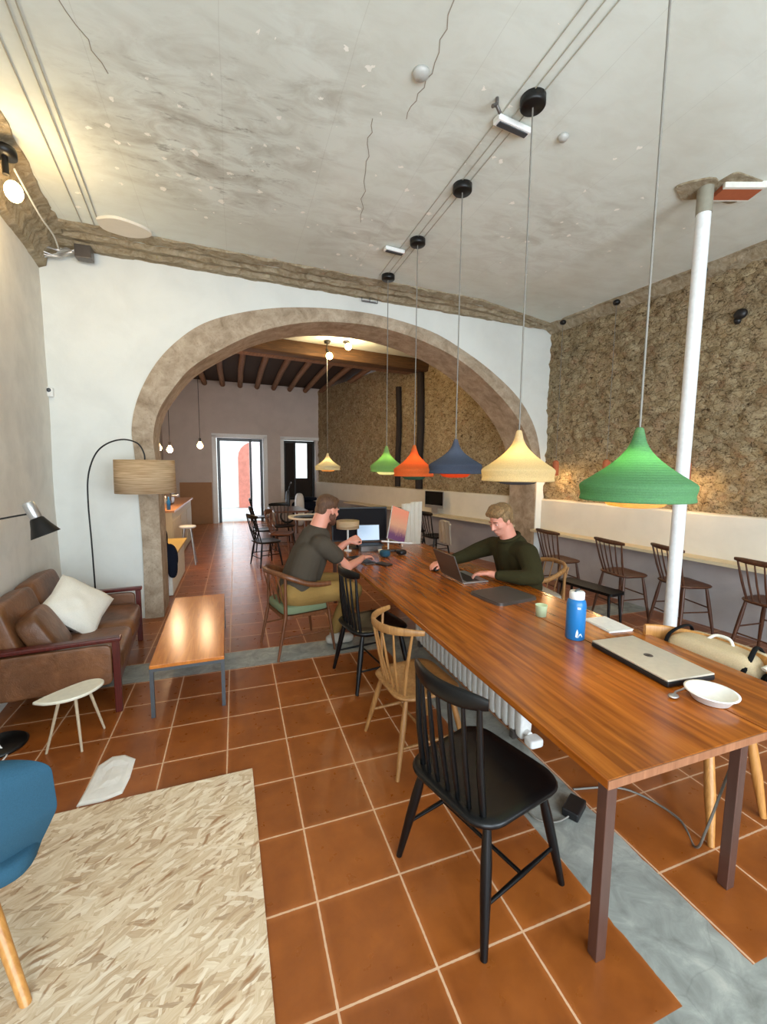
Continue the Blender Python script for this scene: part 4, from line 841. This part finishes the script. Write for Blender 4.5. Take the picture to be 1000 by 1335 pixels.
b=MB(); b.box((0,0,.35),(.82,.03,.5)); b.build('housing',M['black_plastic'],t,bevel=.006); b=MB(); b.box((0,-.0165,.35),(.78,.002,.46)); b.build('screen',M['screen_dark'],t)
b=MB(); b.box((0,.02,.06),(.1,.03,.14)); b.box((0,0,.008),(.28,.2,.016)); b.build('stand',M['black_plastic'],t,bevel=.004)
t=empty('laptop',(1.80,5.74,TZ),math.radians(-6),'open laptop with pale blue screen in front of the wide black monitor','laptop')
b=MB(); b.box((0,-.12,.04),(.3,.2,.08)); b.build('riser',M['gunmetal'],t,bevel=.004)
b=MB(); b.box((0,-.13,.09),(.34,.24,.016)); b.build('base',M['black_plastic'],t,bevel=.004)
mx=Matrix.Translation((0,0,.1))@Matrix.Rotation(math.radians(-10),4,'X')
b=MB(); b.box((0,0,.13),(.34,.012,.25),mx=mx); b.build('lid',M['black_plastic'],t,bevel=.004); b=MB(); b.box((0,-.007,.135),(.32,.002,.215),mx=mx); b.build('screen',M['screen_blue'],t)
t=empty('headphones',(1.942,5.146,TZ),.2,'black over-ear headphones with blue-grey cups on the table','headphones')
b=MB(); b.superbox((-.11,0,.05),(.12,.14,.09),.6); b.build('ear_cup',M['blue_fabric'],t); b=MB(); b.superbox((.16,.02,.04),(.12,.14,.07),.6); b.build('ear_cup',M['black_plastic'],t)
b=MB(); b.tube(smooth_path([(-.12,0,.06),(-.08,.12,.05),(.03,.17,.04),(.13,.13,.04),(.17,.03,.05)],6),.018,10); b.build('headband',M['black_plastic'],t)
t=empty('keyboard',(1.476,5.001,TZ),math.radians(-75),'thin dark keyboard under the hands of the bearded man','keyboard'); b=MB(); b.box((0,0,.008),(.5,.16,.014)); b.build('keyboard_body',M['gunmetal'],t,bevel=.004)
b=MB(); b.box((0,0,.017),(.46,.13,.004)); b.build('keys',M['black_plastic'],t)
t=empty('phone',(1.68,4.72,TZ),.5,'black phone lying beside the bearded man\'s near hand','phone'); b=MB(); b.prism(rrect(.12,.2,.02),0,.014); b.build('phone_body',M['black_plastic'],t,bevel=.003)
t=empty('cup',(1.86,5.36,TZ),0,'tiny cream cup between the keyboard and the headphones','cup'); b=MB(); b.lathe([(0,0),(.03,0),(.04,.05),(.036,.05),(.028,.01),(0,.01)],n=20); b.build('cup_body',M['cream_top'],t)
t=empty('table_lamp',(1.476,5.680,TZ),0,'small table lamp with pale drum shade at the bearded man\'s side','lamp')
b=MB(); b.lathe([(.155,.32),(.16,.32),(.16,.43),(.155,.43),(.155,.32)],n=32); b.lathe([(0,.42),(.155,.425)],n=32); b.build('lamp_shade',M['drum'],t); b=MB(); b.tube([(0,0,0),(0,0,.37)],.014,10); b.lathe([(0,0),(.06,0),(.05,.015),(0,.02)],n=20); b.build('stem',M['white'],t)

# bench, black, between table and counter
t=empty('bench',(4.33,4.15,0),math.radians(98),'low black bench standing between the table and the wall counter','bench')
b=MB(); b.prism(rrect(.8,.28,.04),.42,.455); b.build('seat',M['black_paint'],t,bevel=.006)
for x in(-.34,.34):
    for y in(-.1,.1): b=MB(); b.tube([(x,y,.42),(x*1.1,y*1.2,0)],[.018,.014],10); b.build('leg',M['black_paint'],t)

# ------------------------------------------------------------------ back room furniture
base2=spindle_chair('cafe_chair',M['black_paint'],M['black_paint'],.52,.48,.5,.5,6,.08,.05,(.03,.09),0,.06,'box',.04,'x','chair','dark chairs around the tables beyond the arch')
labs=['dark spindle-back chair nearest the aisle beyond the arch','dark spindle-back chair behind the aisle chair beyond the arch','dark spindle-back chair at the far side by the open door','dark spindle-back chair just left of the bearded man\'s head','brown chair at the back counter near the draped shirt','brown chair under the back counter by the black screen']
for i,(x,y,a) in enumerate([(.55,8.6,20),(.62,10.2,5),(.7,12.9,0),(1.1,10.75,-80),(4.1,8.2,10),(3.95,9.1,14)]):
    c=base2 if i==0 else copy_tree(base2); c['label']=labs[i]; place(c,x,y,a); 
    if i>=4: c['group']='chairs under the back counter'
c=spindle_chair('cafe_chair',M['walnut'],M['walnut'],.54,.5,.5,.46,6,.08,.06,(.03,.12),0,.06,'box',.04,'brown wooden chair drawn up to the round table beyond the arch','chair'); place(c,.95,9.5,-20)
t=empty('round_table',(1.62,9.55,0),0,'round wooden table with pale rim and dark tray beyond the arch','table')
b=MB(); b.lathe([(0,.8),(.42,.8),(.5,.8),(.52,.81),(.52,.85),(.49,.85),(.48,.825),(0,.825)],n=48); b.build('tabletop',M['white_matt'],t)
b=MB(); b.lathe([(0,.828),(.4,.828),(.4,.836),(0,.836)],n=40); b.build('tray',M['black_plastic'],t); b=MB(); b.tube([(0,0,.02),(0,0,.8)],.04,12); b.lathe([(0,0),(.26,0),(.24,.03),(.04,.05)],n=24); b.build('pedestal',M['walnut'],t)
t=empty('dining_table',(1.35,11.9,0),.05,'brown wooden table with dark legs by the far doorway','table')
b=MB(); b.box((0,0,.78),(.9,1.4,.05)); b.build('tabletop',M['walnut'],t,bevel=.005)
for x in(-.38,.38):
    for y in(-.62,.62): b=MB(); b.box((x,y,.38),(.06,.06,.76)); b.build('leg',M['walnut'],t)
t=empty('mug',(1.95,9.45,.836),0,'white mug on the round table beyond the arch','mug'); b=MB(); b.lathe([(0,0),(.05,0),(.055,.12),(.05,.12),(.045,.01),(0,.01)],n=20); b.build('mug_body',M['white'],t); b=MB(); b.tube(smooth_path([(.05,0,.1),(.09,0,.08),(.09,0,.04),(.05,0,.02)],5),.008,8); b.build('handle',M['white'],t)
# dark motorbike-like clutter silhouettes in the window: draped cloth and potted plant on the sill
t=empty('scooter',(2.3,14.75,0),math.radians(175),'dark scooter parked inside below the far window','scooter')
b=MB(); b.superbox((0,0,.62),(.95,.36,.36),.7,n=28,m=14); b.superbox((-.1,0,.86),(.6,.28,.14),.6); b.build('seat_body',M['navy_cloth'],t)
b=MB(); b.superbox((.6,0,.8),(.16,.42,.7),.6); b.build('front_fairing',M['steel_grey'],t)
b=MB(); b.tube([(.58,0,1.1),(.5,0,1.38)],.03,10); b.tube([(.48,-.32,1.42),(.5,0,1.36),(.48,.32,1.42)],.018,8); b.build('handlebar',M['black_metal'],t)
b=MB(); b.lathe([(.2,-.06),(.25,-.05),(.26,0),(.25,.05),(.2,.06),(.19,0),(.2,-.06)],n=28,mx=Matrix.Translation((.62,0,.26))@Matrix.Rotation(PI/2,4,'X')); b.build('wheel',M['black_plastic'],t)
b=MB(); b.lathe([(.2,-.06),(.25,-.05),(.26,0),(.25,.05),(.2,.06),(.19,0),(.2,-.06)],n=28,mx=Matrix.Translation((-.45,0,.26))@Matrix.Rotation(PI/2,4,'X')); b.build('wheel',M['black_plastic'],t)
t=empty('fabric_bag',(2.0,14.1,.0),.2,'pale blue-white bundle in front of the far window','bag'); b=MB(); b.superbox((0,0,.55),(.3,.3,1.1),.6,n=20,m=12); b.build('bag_body',M['pole_white'],t)
# all-in-one computer on back counter
t=empty('computer',(wallB(9.0)-.24,9.0,.88),math.radians(-75+4),'all-in-one desktop computer with black screen on the back counter','computer')
b=MB(); b.box((0,0,.34),(.62,.03,.4)); b.build('housing',M['silver'],t,bevel=.006); b=MB(); b.box((0,-.0165,.37),(.58,.002,.32)); b.build('screen',M['screen_off'],t); b=MB(); b.box((0,.03,.08),(.2,.03,.16)); b.box((0,0,.006),(.22,.18,.012)); b.build('stand',M['silver'],t)
t=empty('draped_shirt',(4.0,7.55,0),0,'pale grey shirt draped over a chair back near the counter','shirt'); b=MB(); g=[]
for i in range(15):
    r=[]
    for j in range(13):
        u=-1+2*j/12; v=i/14; r.append(Vector((.02*math.sin(u*9+v*3)+.05*v, u*.26*(1-.15*v)+.04*v,.92-.5*v-.06*abs(u)**2*(1-v))))
    g.append(r)
b.loft(g,False,False); o=b.build('shirt_cloth',M['grey_canvas'],t); md=o.modifiers.new('s','SOLIDIFY'); md.thickness=.03
for k,(x,y) in enumerate([(3.02,7.2),(3.35,7.55)]):
    t=empty('hanging_cloth',(x,y,0),.3,['pale cloth panel hanging just behind the desert-picture screen','pale cloth panel hanging right of the desert-picture screen'][k],'cloth','pale cloth panels behind the far table end'); b=MB(); g=[]
    for i in range(9):
        g.append([Vector((-.13+.26*j/10,.025*math.sin(j*1.5+i*.3),.25+1.05*i/8)) for j in range(11)])
    b.loft(g,False,False); o=b.build('cloth_panel',M['white_cotton'],t); md=o.modifiers.new('s','SOLIDIFY'); md.thickness=.015
# left counter, bench box and coat
t=empty('counter',(-1.55,10.6,0),0,'long pale plywood counter with orange top on the left beyond the arch','counter')
b=MB(); b.box((0,0,.55),(.8,3.6,1.06)); b.build('body',M['osb_counter'],t,bevel=.005); b=MB(); b.box((0,0,1.1),(.9,3.7,.04)); b.build('countertop',M['orange_top'],t)
for k in range(3): b=MB(); b.box((.404,-1.2+k*1.2,.5),(.01,1.1,.8)); b.build('front_panel',M['osb_counter'],t,bevel=.003)
t=empty('storage_bench',(-1.24,7.68,0),0,'low pale storage box with yellow plywood top just past the arch pier','box')
b=MB(); b.box((0,0,.3),(.62,1.6,.58)); b.build('body',M['white_matt'],t,bevel=.004); b=MB(); b.box((.02,0,.61),(.68,1.66,.035)); b.build('lid',M['yellow_top'],t)
b=MB(); b.box((.14,-.81,.3),(.26,.02,.56)); b.build('end_panel',M['white'],t)
t=empty('coat',(-1.0,6.76,.0),0,'dark navy coat hanging on the end of the pale storage box','coat'); b=MB(); b.superbox((.06,-.04,.62),(.24,.12,.42),.9,n=24,m=14); b.superbox((.1,-.05,.5),(.14,.1,.36),.8,n=20,m=12); b.superbox((.0,-.05,.68),(.16,.1,.4),.8,n=20,m=12); b.superbox((-.02,-.02,.9),(.14,.1,.3),.7,n=20,m=10); b.build('coat_body',M['navy_cloth'],t)
t=empty('coffee_machine',(-1.5,10.2,1.12),0,'dark coffee machine on the left counter','coffee machine'); b=MB(); b.box((0,0,.2),(.4,.5,.36)); b.build('body',M['gunmetal'],t,bevel=.03); b=MB(); b.tube([(.2,-.1,.2),(.3,-.1,.2)],.03,10); b.tube([(.2,.1,.2),(.3,.1,.2)],.03,10); b.build('group_head',M['silver'],t)
for k,(x,y,c) in enumerate([(-1.22,8.95,'bottle_blue'),(-1.3,9.15,'silver')]):
    t=empty('bottle',(x,y,1.12),0,['small blue bottle on the near end of the left counter','small silver bottle just behind the blue one on the left counter'][k],'bottle'); b=MB(); b.lathe([(0,0),(.035,0),(.035,.16),(.014,.2),(.014,.25),(0,.25)],n=16); b.build('bottle_body',M[c],t)
t=empty('stool',(-.92,9.1,0),0,'tall white metal stool standing in front of the left counter','stool')
b=MB(); b.lathe([(0,.74),(.15,.74),(.16,.76),(.15,.78),(0,.78)],n=28); b.build('seat',M['white'],t)
for a in (45,135,225,315): b=MB(); b.tube([(.08*math.cos(math.radians(a)),.08*math.sin(math.radians(a)),.74),(.19*math.cos(math.radians(a)),.19*math.sin(math.radians(a)),0)],.014,8); b.build('leg',M['silver'],t)
# bare bulbs above the counter
for i,(x,y,z) in enumerate([(-.63,9.0,2.36),(-1.16,8.97,2.27),(-1.31,8.7,2.29)]):
    t=empty('pendant_bulb',(x,y,0),0,['bare glowing bulb on a cord nearest the open door','bare glowing bulb above the counter, middle of three','bare glowing bulb above the counter, closest to the arch pier'][i],'lamp','bare pendant bulbs over the left counter')
    b=MB(); b.lathe([(0,-.06),(.03,-.055),(.055,-.02),(.055,.01),(.03,.05),(.02,.08)],c=(0,0,z),n=20); b.build('bulb',M['bulb'],t)
    b=MB(); b.tube([(0,0,z+.07),(0,0,z+.14)],.022,10); b.build('socket',M['black_metal'],t); b=MB(); b.tube([(0,0,z+.14),(0,0,4.6)],.005,6); b.build('cord',M['black_metal'],t)
    l=bpy.data.lights.new('bulb_light','POINT'); l.energy=26; l.color=(1,.66,.38); l.shadow_soft_size=.06; lo=bpy.data.objects.new('bulb_light',l); COL.objects.link(lo); lo.location=(0,0,z-.1); lo.parent=t
for i,(x,y,z) in enumerate([(1.9,9.0,4.3),(2.28,8.9,4.5)]):
    t=empty('ceiling_spotlight',(x,y,0),0,['black spotlight with lit bulb below the timber beam','black spotlight with lit bulb on the plaster ceiling in front of the beam'][i],'lamp','spotlights beyond the arch')
    b=MB(); b.lathe([(0,4.6),(.07,4.6),(.07,4.57),(0,4.57)],n=20); b.build('ceiling_canopy',M['black_metal'],t)
    b=MB(); b.tube([(0,0,4.6),(-.02,0,z+.1)],.012,8); b.build('arm',M['black_metal'],t); b=MB(); b.tube([(-.02,0,z+.12),(.02,-.03,z+.03)],[.03,.045],12); b.build('lamp_head',M['black_metal'],t)
    b=MB(); b.ball((.03,-.05,z-.02),(.07,.07,.07)); b.build('bulb',M['spot_bulb'],t)
    l=bpy.data.lights.new('spot_bulb_light','POINT'); l.energy=22; l.color=(1,.78,.45); l.shadow_soft_size=.07; lo=bpy.data.objects.new('spot_bulb_light',l); COL.objects.link(lo); lo.location=(.05,-.16,z-.1); lo.parent=t

# ------------------------------------------------------------------ people
CP=Vector((0,0,1.95))
def fixp(b):
    for i,p in enumerate(b.v):
        k=min(1,max(0,(p.z-.15)/.45)); b.v[i]=p.lerp(CP+(p-CP)*.971,k)
def cap(b,p0,p1,r0,r1,n=18):
    p0,p1=Vector(p0),Vector(p1); d=(p1-p0); L=d.length; d.normalize(); q=d.to_track_quat('Z','Y').to_matrix().to_4x4(); mx=Matrix.Translation(p0)@q
    prof=[]
    for k in range(7): a=-PI/2+PI/2*k/6; prof.append((max(1e-4,r0*math.cos(a)),r0*math.sin(a)))
    for k in range(7): a=PI/2*k/6; prof.append((max(1e-4,r1*math.cos(a)),L+r1*math.sin(a)))
    rings=[[Vector((r*math.cos(2*PI*j/n),r*math.sin(2*PI*j/n),z)) for j in range(n)] for r,z in prof]; b.loft(rings,True,True,mx=mx)
def chain(b,pts,rs):
    for i in range(len(pts)-1): cap(b,pts[i],pts[i+1],rs[i],rs[i+1])
def ell(b,c,r,fr=None):
    mx=(fr or Matrix.Identity(4))@Matrix.Translation(c); b.ball((0,0,0),r,mx=mx,n=24,m=16)
def frame(c,f,up=(0,0,1),s=1.0):
    f=Vector(f).normalized(); up=Vector(up); x=f.cross(up).normalized(); z=x.cross(f).normalized()
    return Matrix.Translation(c)@Matrix((x,f,z)).transposed().to_4x4()@Matrix.Scale(s,4)
def blob(b,name,mat,parent,voxel,it=5,fac=.5):
    fixp(b)
    o=b.build(name,mat,parent); m=o.modifiers.new('remesh','REMESH'); m.mode='VOXEL'; m.voxel_size=voxel; m.use_smooth_shade=True
    m=o.modifiers.new('smooth','SMOOTH'); m.factor=fac; m.iterations=it; return o
def head_prims(b,F,jaw=1.0):
    ell(b,(0,-.08,.13),(.305,.39,.36),F); ell(b,(0,.07,-.10),(.262,.285,.36),F); ell(b,(0,.13,-.32),(.18*jaw,.2,.15),F); ell(b,(0,.235,-.395),(.09,.085,.07),F)
    for s in (-1,1):
        ell(b,(s*.31,-.03,-.05),(.035,.075,.115),F); ell(b,(s*.16,.24,-.1),(.09,.08,.08),F); ell(b,(s*.12,.31,.075),(.1,.04,.03),F)
        ell(b,(s*.045,.37,-.125),(.035,.04,.03),F)
    chain(b,[F@Vector((0,.335,.05)),F@Vector((0,.40,-.06)),F@Vector((0,.425,-.115))],[.03*F.to_scale().x,.036*F.to_scale().x,.045*F.to_scale().x])
    ell(b,(0,.335,-.235),(.085,.04,.022),F); ell(b,(0,.33,-.275),(.075,.04,.026),F)
def hand_prims(b,wr,dirv,nrm,thumb,s=1.0,curl=.5,spread=.12):
    # wr wrist, dirv finger direction, nrm back of the hand, thumb +1/-1 side
    wr=Vector(wr); d=Vector(dirv).normalized(); n=Vector(nrm); n=(n-d*n.dot(d)).normalized(); t=d.cross(n)*thumb
    R=Matrix((t,d,n)).transposed().to_4x4(); F=Matrix.Translation(wr)@R
    for k in range(4): 
        x=(.030-.02*k)*s; cap(b,F@Vector((x*.7,.01*s,0)),F@Vector((x,.085*s,0)),.016*s,.0135*s)
    L=[.072,.082,.076,.06]
    for k in range(4):
        x=(.030-.02*k)*s; a=curl*(1+.15*k); p=F@Vector((x,.085*s,0)); ang=0; pts=[p]; dd=Vector((spread*(1.5-k)*.5,1,0)).normalized()
        for j,fr in enumerate((.45,.31,.24)):
            ang+=a*(.55 if j==0 else .75); v=Vector((dd.x*math.cos(ang),dd.y*math.cos(ang),-math.sin(ang))); p=p+(R.to_3x3()@v)*L[k]*fr*s; pts.append(p)
        chain(b,pts,[.0105*s,.0098*s,.009*s,.0075*s])
    chain(b,[F@Vector((.02*s,.02*s,-.005*s)),F@Vector((.048*s,.055*s,-.012*s)),F@Vector((.058*s,.088*s,-.022*s)),F@Vector((.055*s,.115*s,-.03*s))],[.017*s,.014*s,.0115*s,.009*s])
def eyes(F,parent):
    for s in (-1,1):
        b=MB(); ell(b,(s*.115,.29,.0),(.04,.026,.014),F); fixp(b); e=b.build('eye',M['white'],parent); b=MB(); ell(b,(s*.112,.312,-.004),(.02,.012,.016),F); fixp(b); b.build('iris',M['black_plastic'],e)
        b=MB(); chain(b,[F@Vector((s*.05,.335,.095)),F@Vector((s*.12,.345,.115)),F@Vector((s*.2,.29,.09))],[.012*F.to_scale().x,.014*F.to_scale().x,.008*F.to_scale().x]); fixp(b); b.build('eyebrow',M['hair_brown'],parent)

# bearded man at the left side
P=empty('person',(0,0,0),0,'bearded man in dark grey t-shirt and khaki trousers sitting at the table\'s left side','person')
F=frame((1.0,4.74,1.47),(.86,.42,-.22),s=.335)
b=MB(); head_prims(b,F)
cap(b,(.93,4.71,1.42),(.84,4.69,1.2),.088,.1)
chain(b,[(.84,4.7,1.15),(.72,4.66,.9),(.62,4.62,.62)],[.15,.17,.16])
cap(b,(.88,4.48,1.1),(.92,4.9,1.1),.075,.075)
chain(b,[(.9,4.46,1.1),(1.18,4.55,.83),(1.38,4.78,.84),(1.46,4.89,.855)],[.066,.052,.042,.033])
chain(b,[(.95,4.95,1.1),(1.15,5.16,.86),(1.3,5.2,.97),(1.37,5.22,1.0)],[.062,.05,.04,.031])
hand_prims(b,(1.47,4.9,.855),(.75,.6,-.12),(0,.1,1),-1,1.25,.35)
hand_prims(b,(1.38,5.22,1.005),(.9,.1,.25),(-.2,-.8,.6),1,1.25,.75)
for sy,ky in ((4.46,4.44),(4.78,4.86)):
    chain(b,[(.62,sy,.56),(1.2,ky,.57),(1.0 if ky<4.6 else 1.25,ky,.12)],[.09,.07,.045])
B=blob(b,'body',M['skin'],P,.0075,4)
eyes(F,P)
b=MB(); chain(b,[(.86,4.7,1.185),(.84,4.7,1.15),(.76,4.67,.95),(.66,4.63,.72),(.6,4.6,.6)],[.13,.175,.215,.215,.2]); 
chain(b,[(.74,4.56,.98),(.62,4.5,.66)],[.16,.17]); chain(b,[(.78,4.8,.98),(.66,4.76,.66)],[.16,.17])
chain(b,[(.85,4.5,1.12),(.9,4.9,1.12)],[.105,.105]); chain(b,[(.88,4.47,1.11),(1.03,4.5,.98)],[.108,.095]); chain(b,[(.93,4.93,1.11),(1.05,5.05,.98)],[.105,.09])
blob(b,'t_shirt',M['tshirt'],P,.014,6)
b=MB(); ell(b,(0,-.10,.19),(.335,.40,.345),F); ell(b,(0,.1,.36),(.25,.24,.13),F); ell(b,(0,-.32,-.05),(.26,.16,.24),F)
blob(b,'hair',M['hair_brown'],P,.009,3)
b=MB(); ell(b,(0,.17,-.36),(.2,.2,.13),F); ell(b,(0,.26,-.42),(.12,.12,.1),F)
for s in (-1,1): ell(b,(s*.24,.05,-.22),(.055,.14,.16),F)
ell(b,(0,.345,-.2),(.09,.03,.022),F); blob(b,'beard',M['beard'],P,.007,3)
b=MB()
for sy,ky,fx in ((4.46,4.44,1.0),(4.78,4.86,1.25)): chain(b,[(.6,sy,.575),(.9,(sy+ky)/2,.6),(1.22,ky,.585),(fx+.08,ky,.35),(fx,ky,.16)],[.15,.125,.1,.075,.065])
cap(b,(.56,4.46,.6),(.56,4.78,.6),.15,.15); blob(b,'trousers',M['khaki'],P,.014,5)
for ky,fx in ((4.44,1.0),(4.86,1.25)):
    b=MB(); b.superbox((fx+.06,ky,.05),(.32,.12,.1),.6); cap(b,(fx,ky,.08),(fx,ky,.15),.055,.055); blob(b,'shoe',M['grey_canvas'],P,.01,3)
# second man
P=empty('person',(0,0,0),0,'fair-haired man in dark olive sweater typing on a laptop at the table\'s right side','person')
F=frame((2.79,3.97,1.385),(-.86,-.16,-.46),s=.345)
b=MB(); head_prims(b,F)
cap(b,(2.86,3.97,1.3),(2.94,3.98,1.12),.088,.1)
chain(b,[(2.98,4.0,1.05),(3.06,4.0,.8),(3.12,4.0,.6)],[.15,.16,.16]); cap(b,(2.98,3.74,1.05),(2.98,4.28,1.03),.07,.07)
chain(b,[(2.96,3.7,1.05),(2.88,3.47,.84),(2.62,3.66,.83),(2.54,3.76,.84)],[.065,.055,.042,.035])
chain(b,[(2.96,4.32,1.02),(2.68,4.52,.87),(2.42,4.44,.84),(2.33,4.42,.84)],[.062,.052,.04,.033])
hand_prims(b,(2.54,3.77,.845),(-.62,.7,-.15),(0,0,1),1,1.35,.4)
hand_prims(b,(2.33,4.42,.84),(-1,-.12,-.12),(0,0,1),-1,1.3,.42)
for sy in (3.86,4.14): chain(b,[(3.1,sy,.56),(2.55,sy,.56),(2.6,sy,.1)],[.09,.07,.045])
blob(b,'body',M['skin'],P,.0075,4); eyes(F,P)
b=MB(); chain(b,[(2.95,3.99,1.125),(2.99,4.0,1.05),(3.05,4.0,.85),(3.12,4.0,.6)],[.115,.18,.2,.2])
chain(b,[(3.02,3.86,.98),(3.12,3.86,.62)],[.17,.16]); chain(b,[(3.02,4.14,.98),(3.12,4.14,.62)],[.17,.16])
chain(b,[(2.97,3.73,1.04),(2.97,4.3,1.02)],[.12,.115]); chain(b,[(2.96,3.7,1.04),(2.92,3.58,.95),(2.89,3.47,.845),(2.76,3.54,.835),(2.6,3.68,.835)],[.12,.11,.088,.08,.055])
chain(b,[(2.96,4.33,1.02),(2.82,4.44,.95),(2.68,4.52,.87),(2.52,4.48,.85),(2.4,4.44,.845)],[.115,.1,.085,.07,.05])
blob(b,'sweater',M['sweater'],P,.013,6)
b=MB(); b.tube([(.112*math.cos(a),.112*math.sin(a),0) for a in [2*PI*k/32 for k in range(33)]],.022,10,mx=Matrix.Translation((2.925,3.98,1.185))@Matrix.Rotation(math.radians(-24),4,'Y')); fixp(b); b.build('collar',M['sweater'],P)
b=MB(); ell(b,(0,-.13,.17),(.335,.40,.355),F); ell(b,(-.04,.05,.33),(.27,.24,.15),F); ell(b,(0,-.27,-.08),(.275,.2,.27),F)
for k in range(13):
    u=-1+k/6; yy=.06*math.sin(k*2.1); chain(b,[F@Vector((u*.26,-.25+yy,.44-.1*u*u)),F@Vector((u*.29,.0,.50-.12*u*u+.02*math.sin(k*3))),F@Vector((u*.27+.02,.2,.40-.1*u*u)),F@Vector((u*.27+.05,.285-.07*u*u,.27-.05*u*u+.03*math.cos(k*2.7)))],[.02,.024,.018,.008])
for s in(-1,1): ell(b,(s*.28,-.03,.07),(.06,.13,.16),F)
blob(b,'hair',M['hair_blond'],P,.009,3)
b=MB()
for sy in (3.86,4.14): chain(b,[(3.12,sy,.575),(2.85,sy,.6),(2.56,sy,.585),(2.58,sy,.3),(2.6,sy,.12)],[.14,.12,.095,.075,.065])
blob(b,'trousers',M['grey_trousers'],P,.014,5)
for sy in (3.86,4.14):
    b=MB(); b.superbox((2.54,sy,.05),(.32,.12,.1),.6); cap(b,(2.6,sy,.08),(2.6,sy,.12),.055,.055); blob(b,'shoe',M['white_matt'],P,.01,3)


# small pieces belong to the part they sit on
RULE={'screen':('lid','housing'),'logo':('lid',),'keyboard':('base',),'keys':('keyboard_body',),'cap_handle':('cap',),'bulb':('lamp_shade','socket','lamp_head'),'logo_mark':('bottle_body',),'buckle':('main_compartment',),'top_handle':('main_compartment',),'handle':('mug_body',),'cavity':('brick_body',),'tray':('tabletop',),'end_grain_edge':('tabletop',),'lens':('housing',),'lining':('jacket_body',),'cap_handle':('cap',),'front_panel':('body',),'group_head':('body',)}
for t in [o for o in sc.objects if o.parent is None and o.type=='EMPTY']:
    kids={c.name.split('.')[0]:c for c in t.children if c.type=='MESH'}
    for c in list(t.children):
        for want in RULE.get(c.name.split('.')[0],()):
            if want in kids and c.type=='MESH':
                ml=c.matrix_basis.copy(); c.parent=kids[want]; c.matrix_parent_inverse=Matrix.Identity(4); c.matrix_basis=kids[want].matrix_basis.inverted()@ml; break
# ------------------------------------------------------------------ light
w=bpy.data.worlds.new('world'); sc.world=w; w.use_nodes=True; nt=w.node_tree; bg=nt.nodes['Background']; bg.inputs[0].default_value=(.74,.88,1.0,1); bg.inputs[1].default_value=3.0
def area(name,loc,rot,sx,sy,e,col=(1,1,1)):
    l=bpy.data.lights.new(name,'AREA'); l.shape='RECTANGLE'; l.size=sx; l.size_y=sy; l.energy=e; l.color=col; o=bpy.data.objects.new(name,l); COL.objects.link(o); o.location=loc; o.rotation_euler=rot; return o
area('daylight_window_1',(-.2,-2.6,1.95),(PI/2,0,0),2.1,3.4,150,(.80,.91,1))
area('daylight_window_2',(3.0,-2.6,2.1),(PI/2,0,0),2.7,3.1,190,(.80,.91,1))
area('daylight_door',(.2,15.9,1.5),(-PI/2,0,0),1.3,2.7,22,(.85,.92,1))

# ------------------------------------------------------------------ camera
cam=bpy.data.cameras.new('camera'); co=bpy.data.objects.new('camera',cam); COL.objects.link(co); sc.camera=co
F,yaw,pit,rol=547.08,math.radians(19.4521),math.radians(5.9555),math.radians(-.4988)
cam.sensor_fit='VERTICAL'; cam.sensor_height=24; cam.lens=F/1335*24; cam.clip_start=.02; cam.clip_end=200
fwd=Vector((math.sin(yaw)*math.cos(pit),math.cos(yaw)*math.cos(pit),-math.sin(pit))); r0=Vector((math.cos(yaw),-math.sin(yaw),0)); d0=fwd.cross(r0)
rt=r0*math.cos(rol)+d0*math.sin(rol); dn=-r0*math.sin(rol)+d0*math.cos(rol)
m=Matrix((rt,-dn,-fwd)).transposed().to_4x4(); m.translation=Vector((0,0,1.95)); co.matrix_world=m
sc.view_settings.view_transform='Standard'; sc.view_settings.look='None'; sc.view_settings.gamma=1; sc.view_settings.use_curve_mapping=False; sc.view_settings.exposure=.35
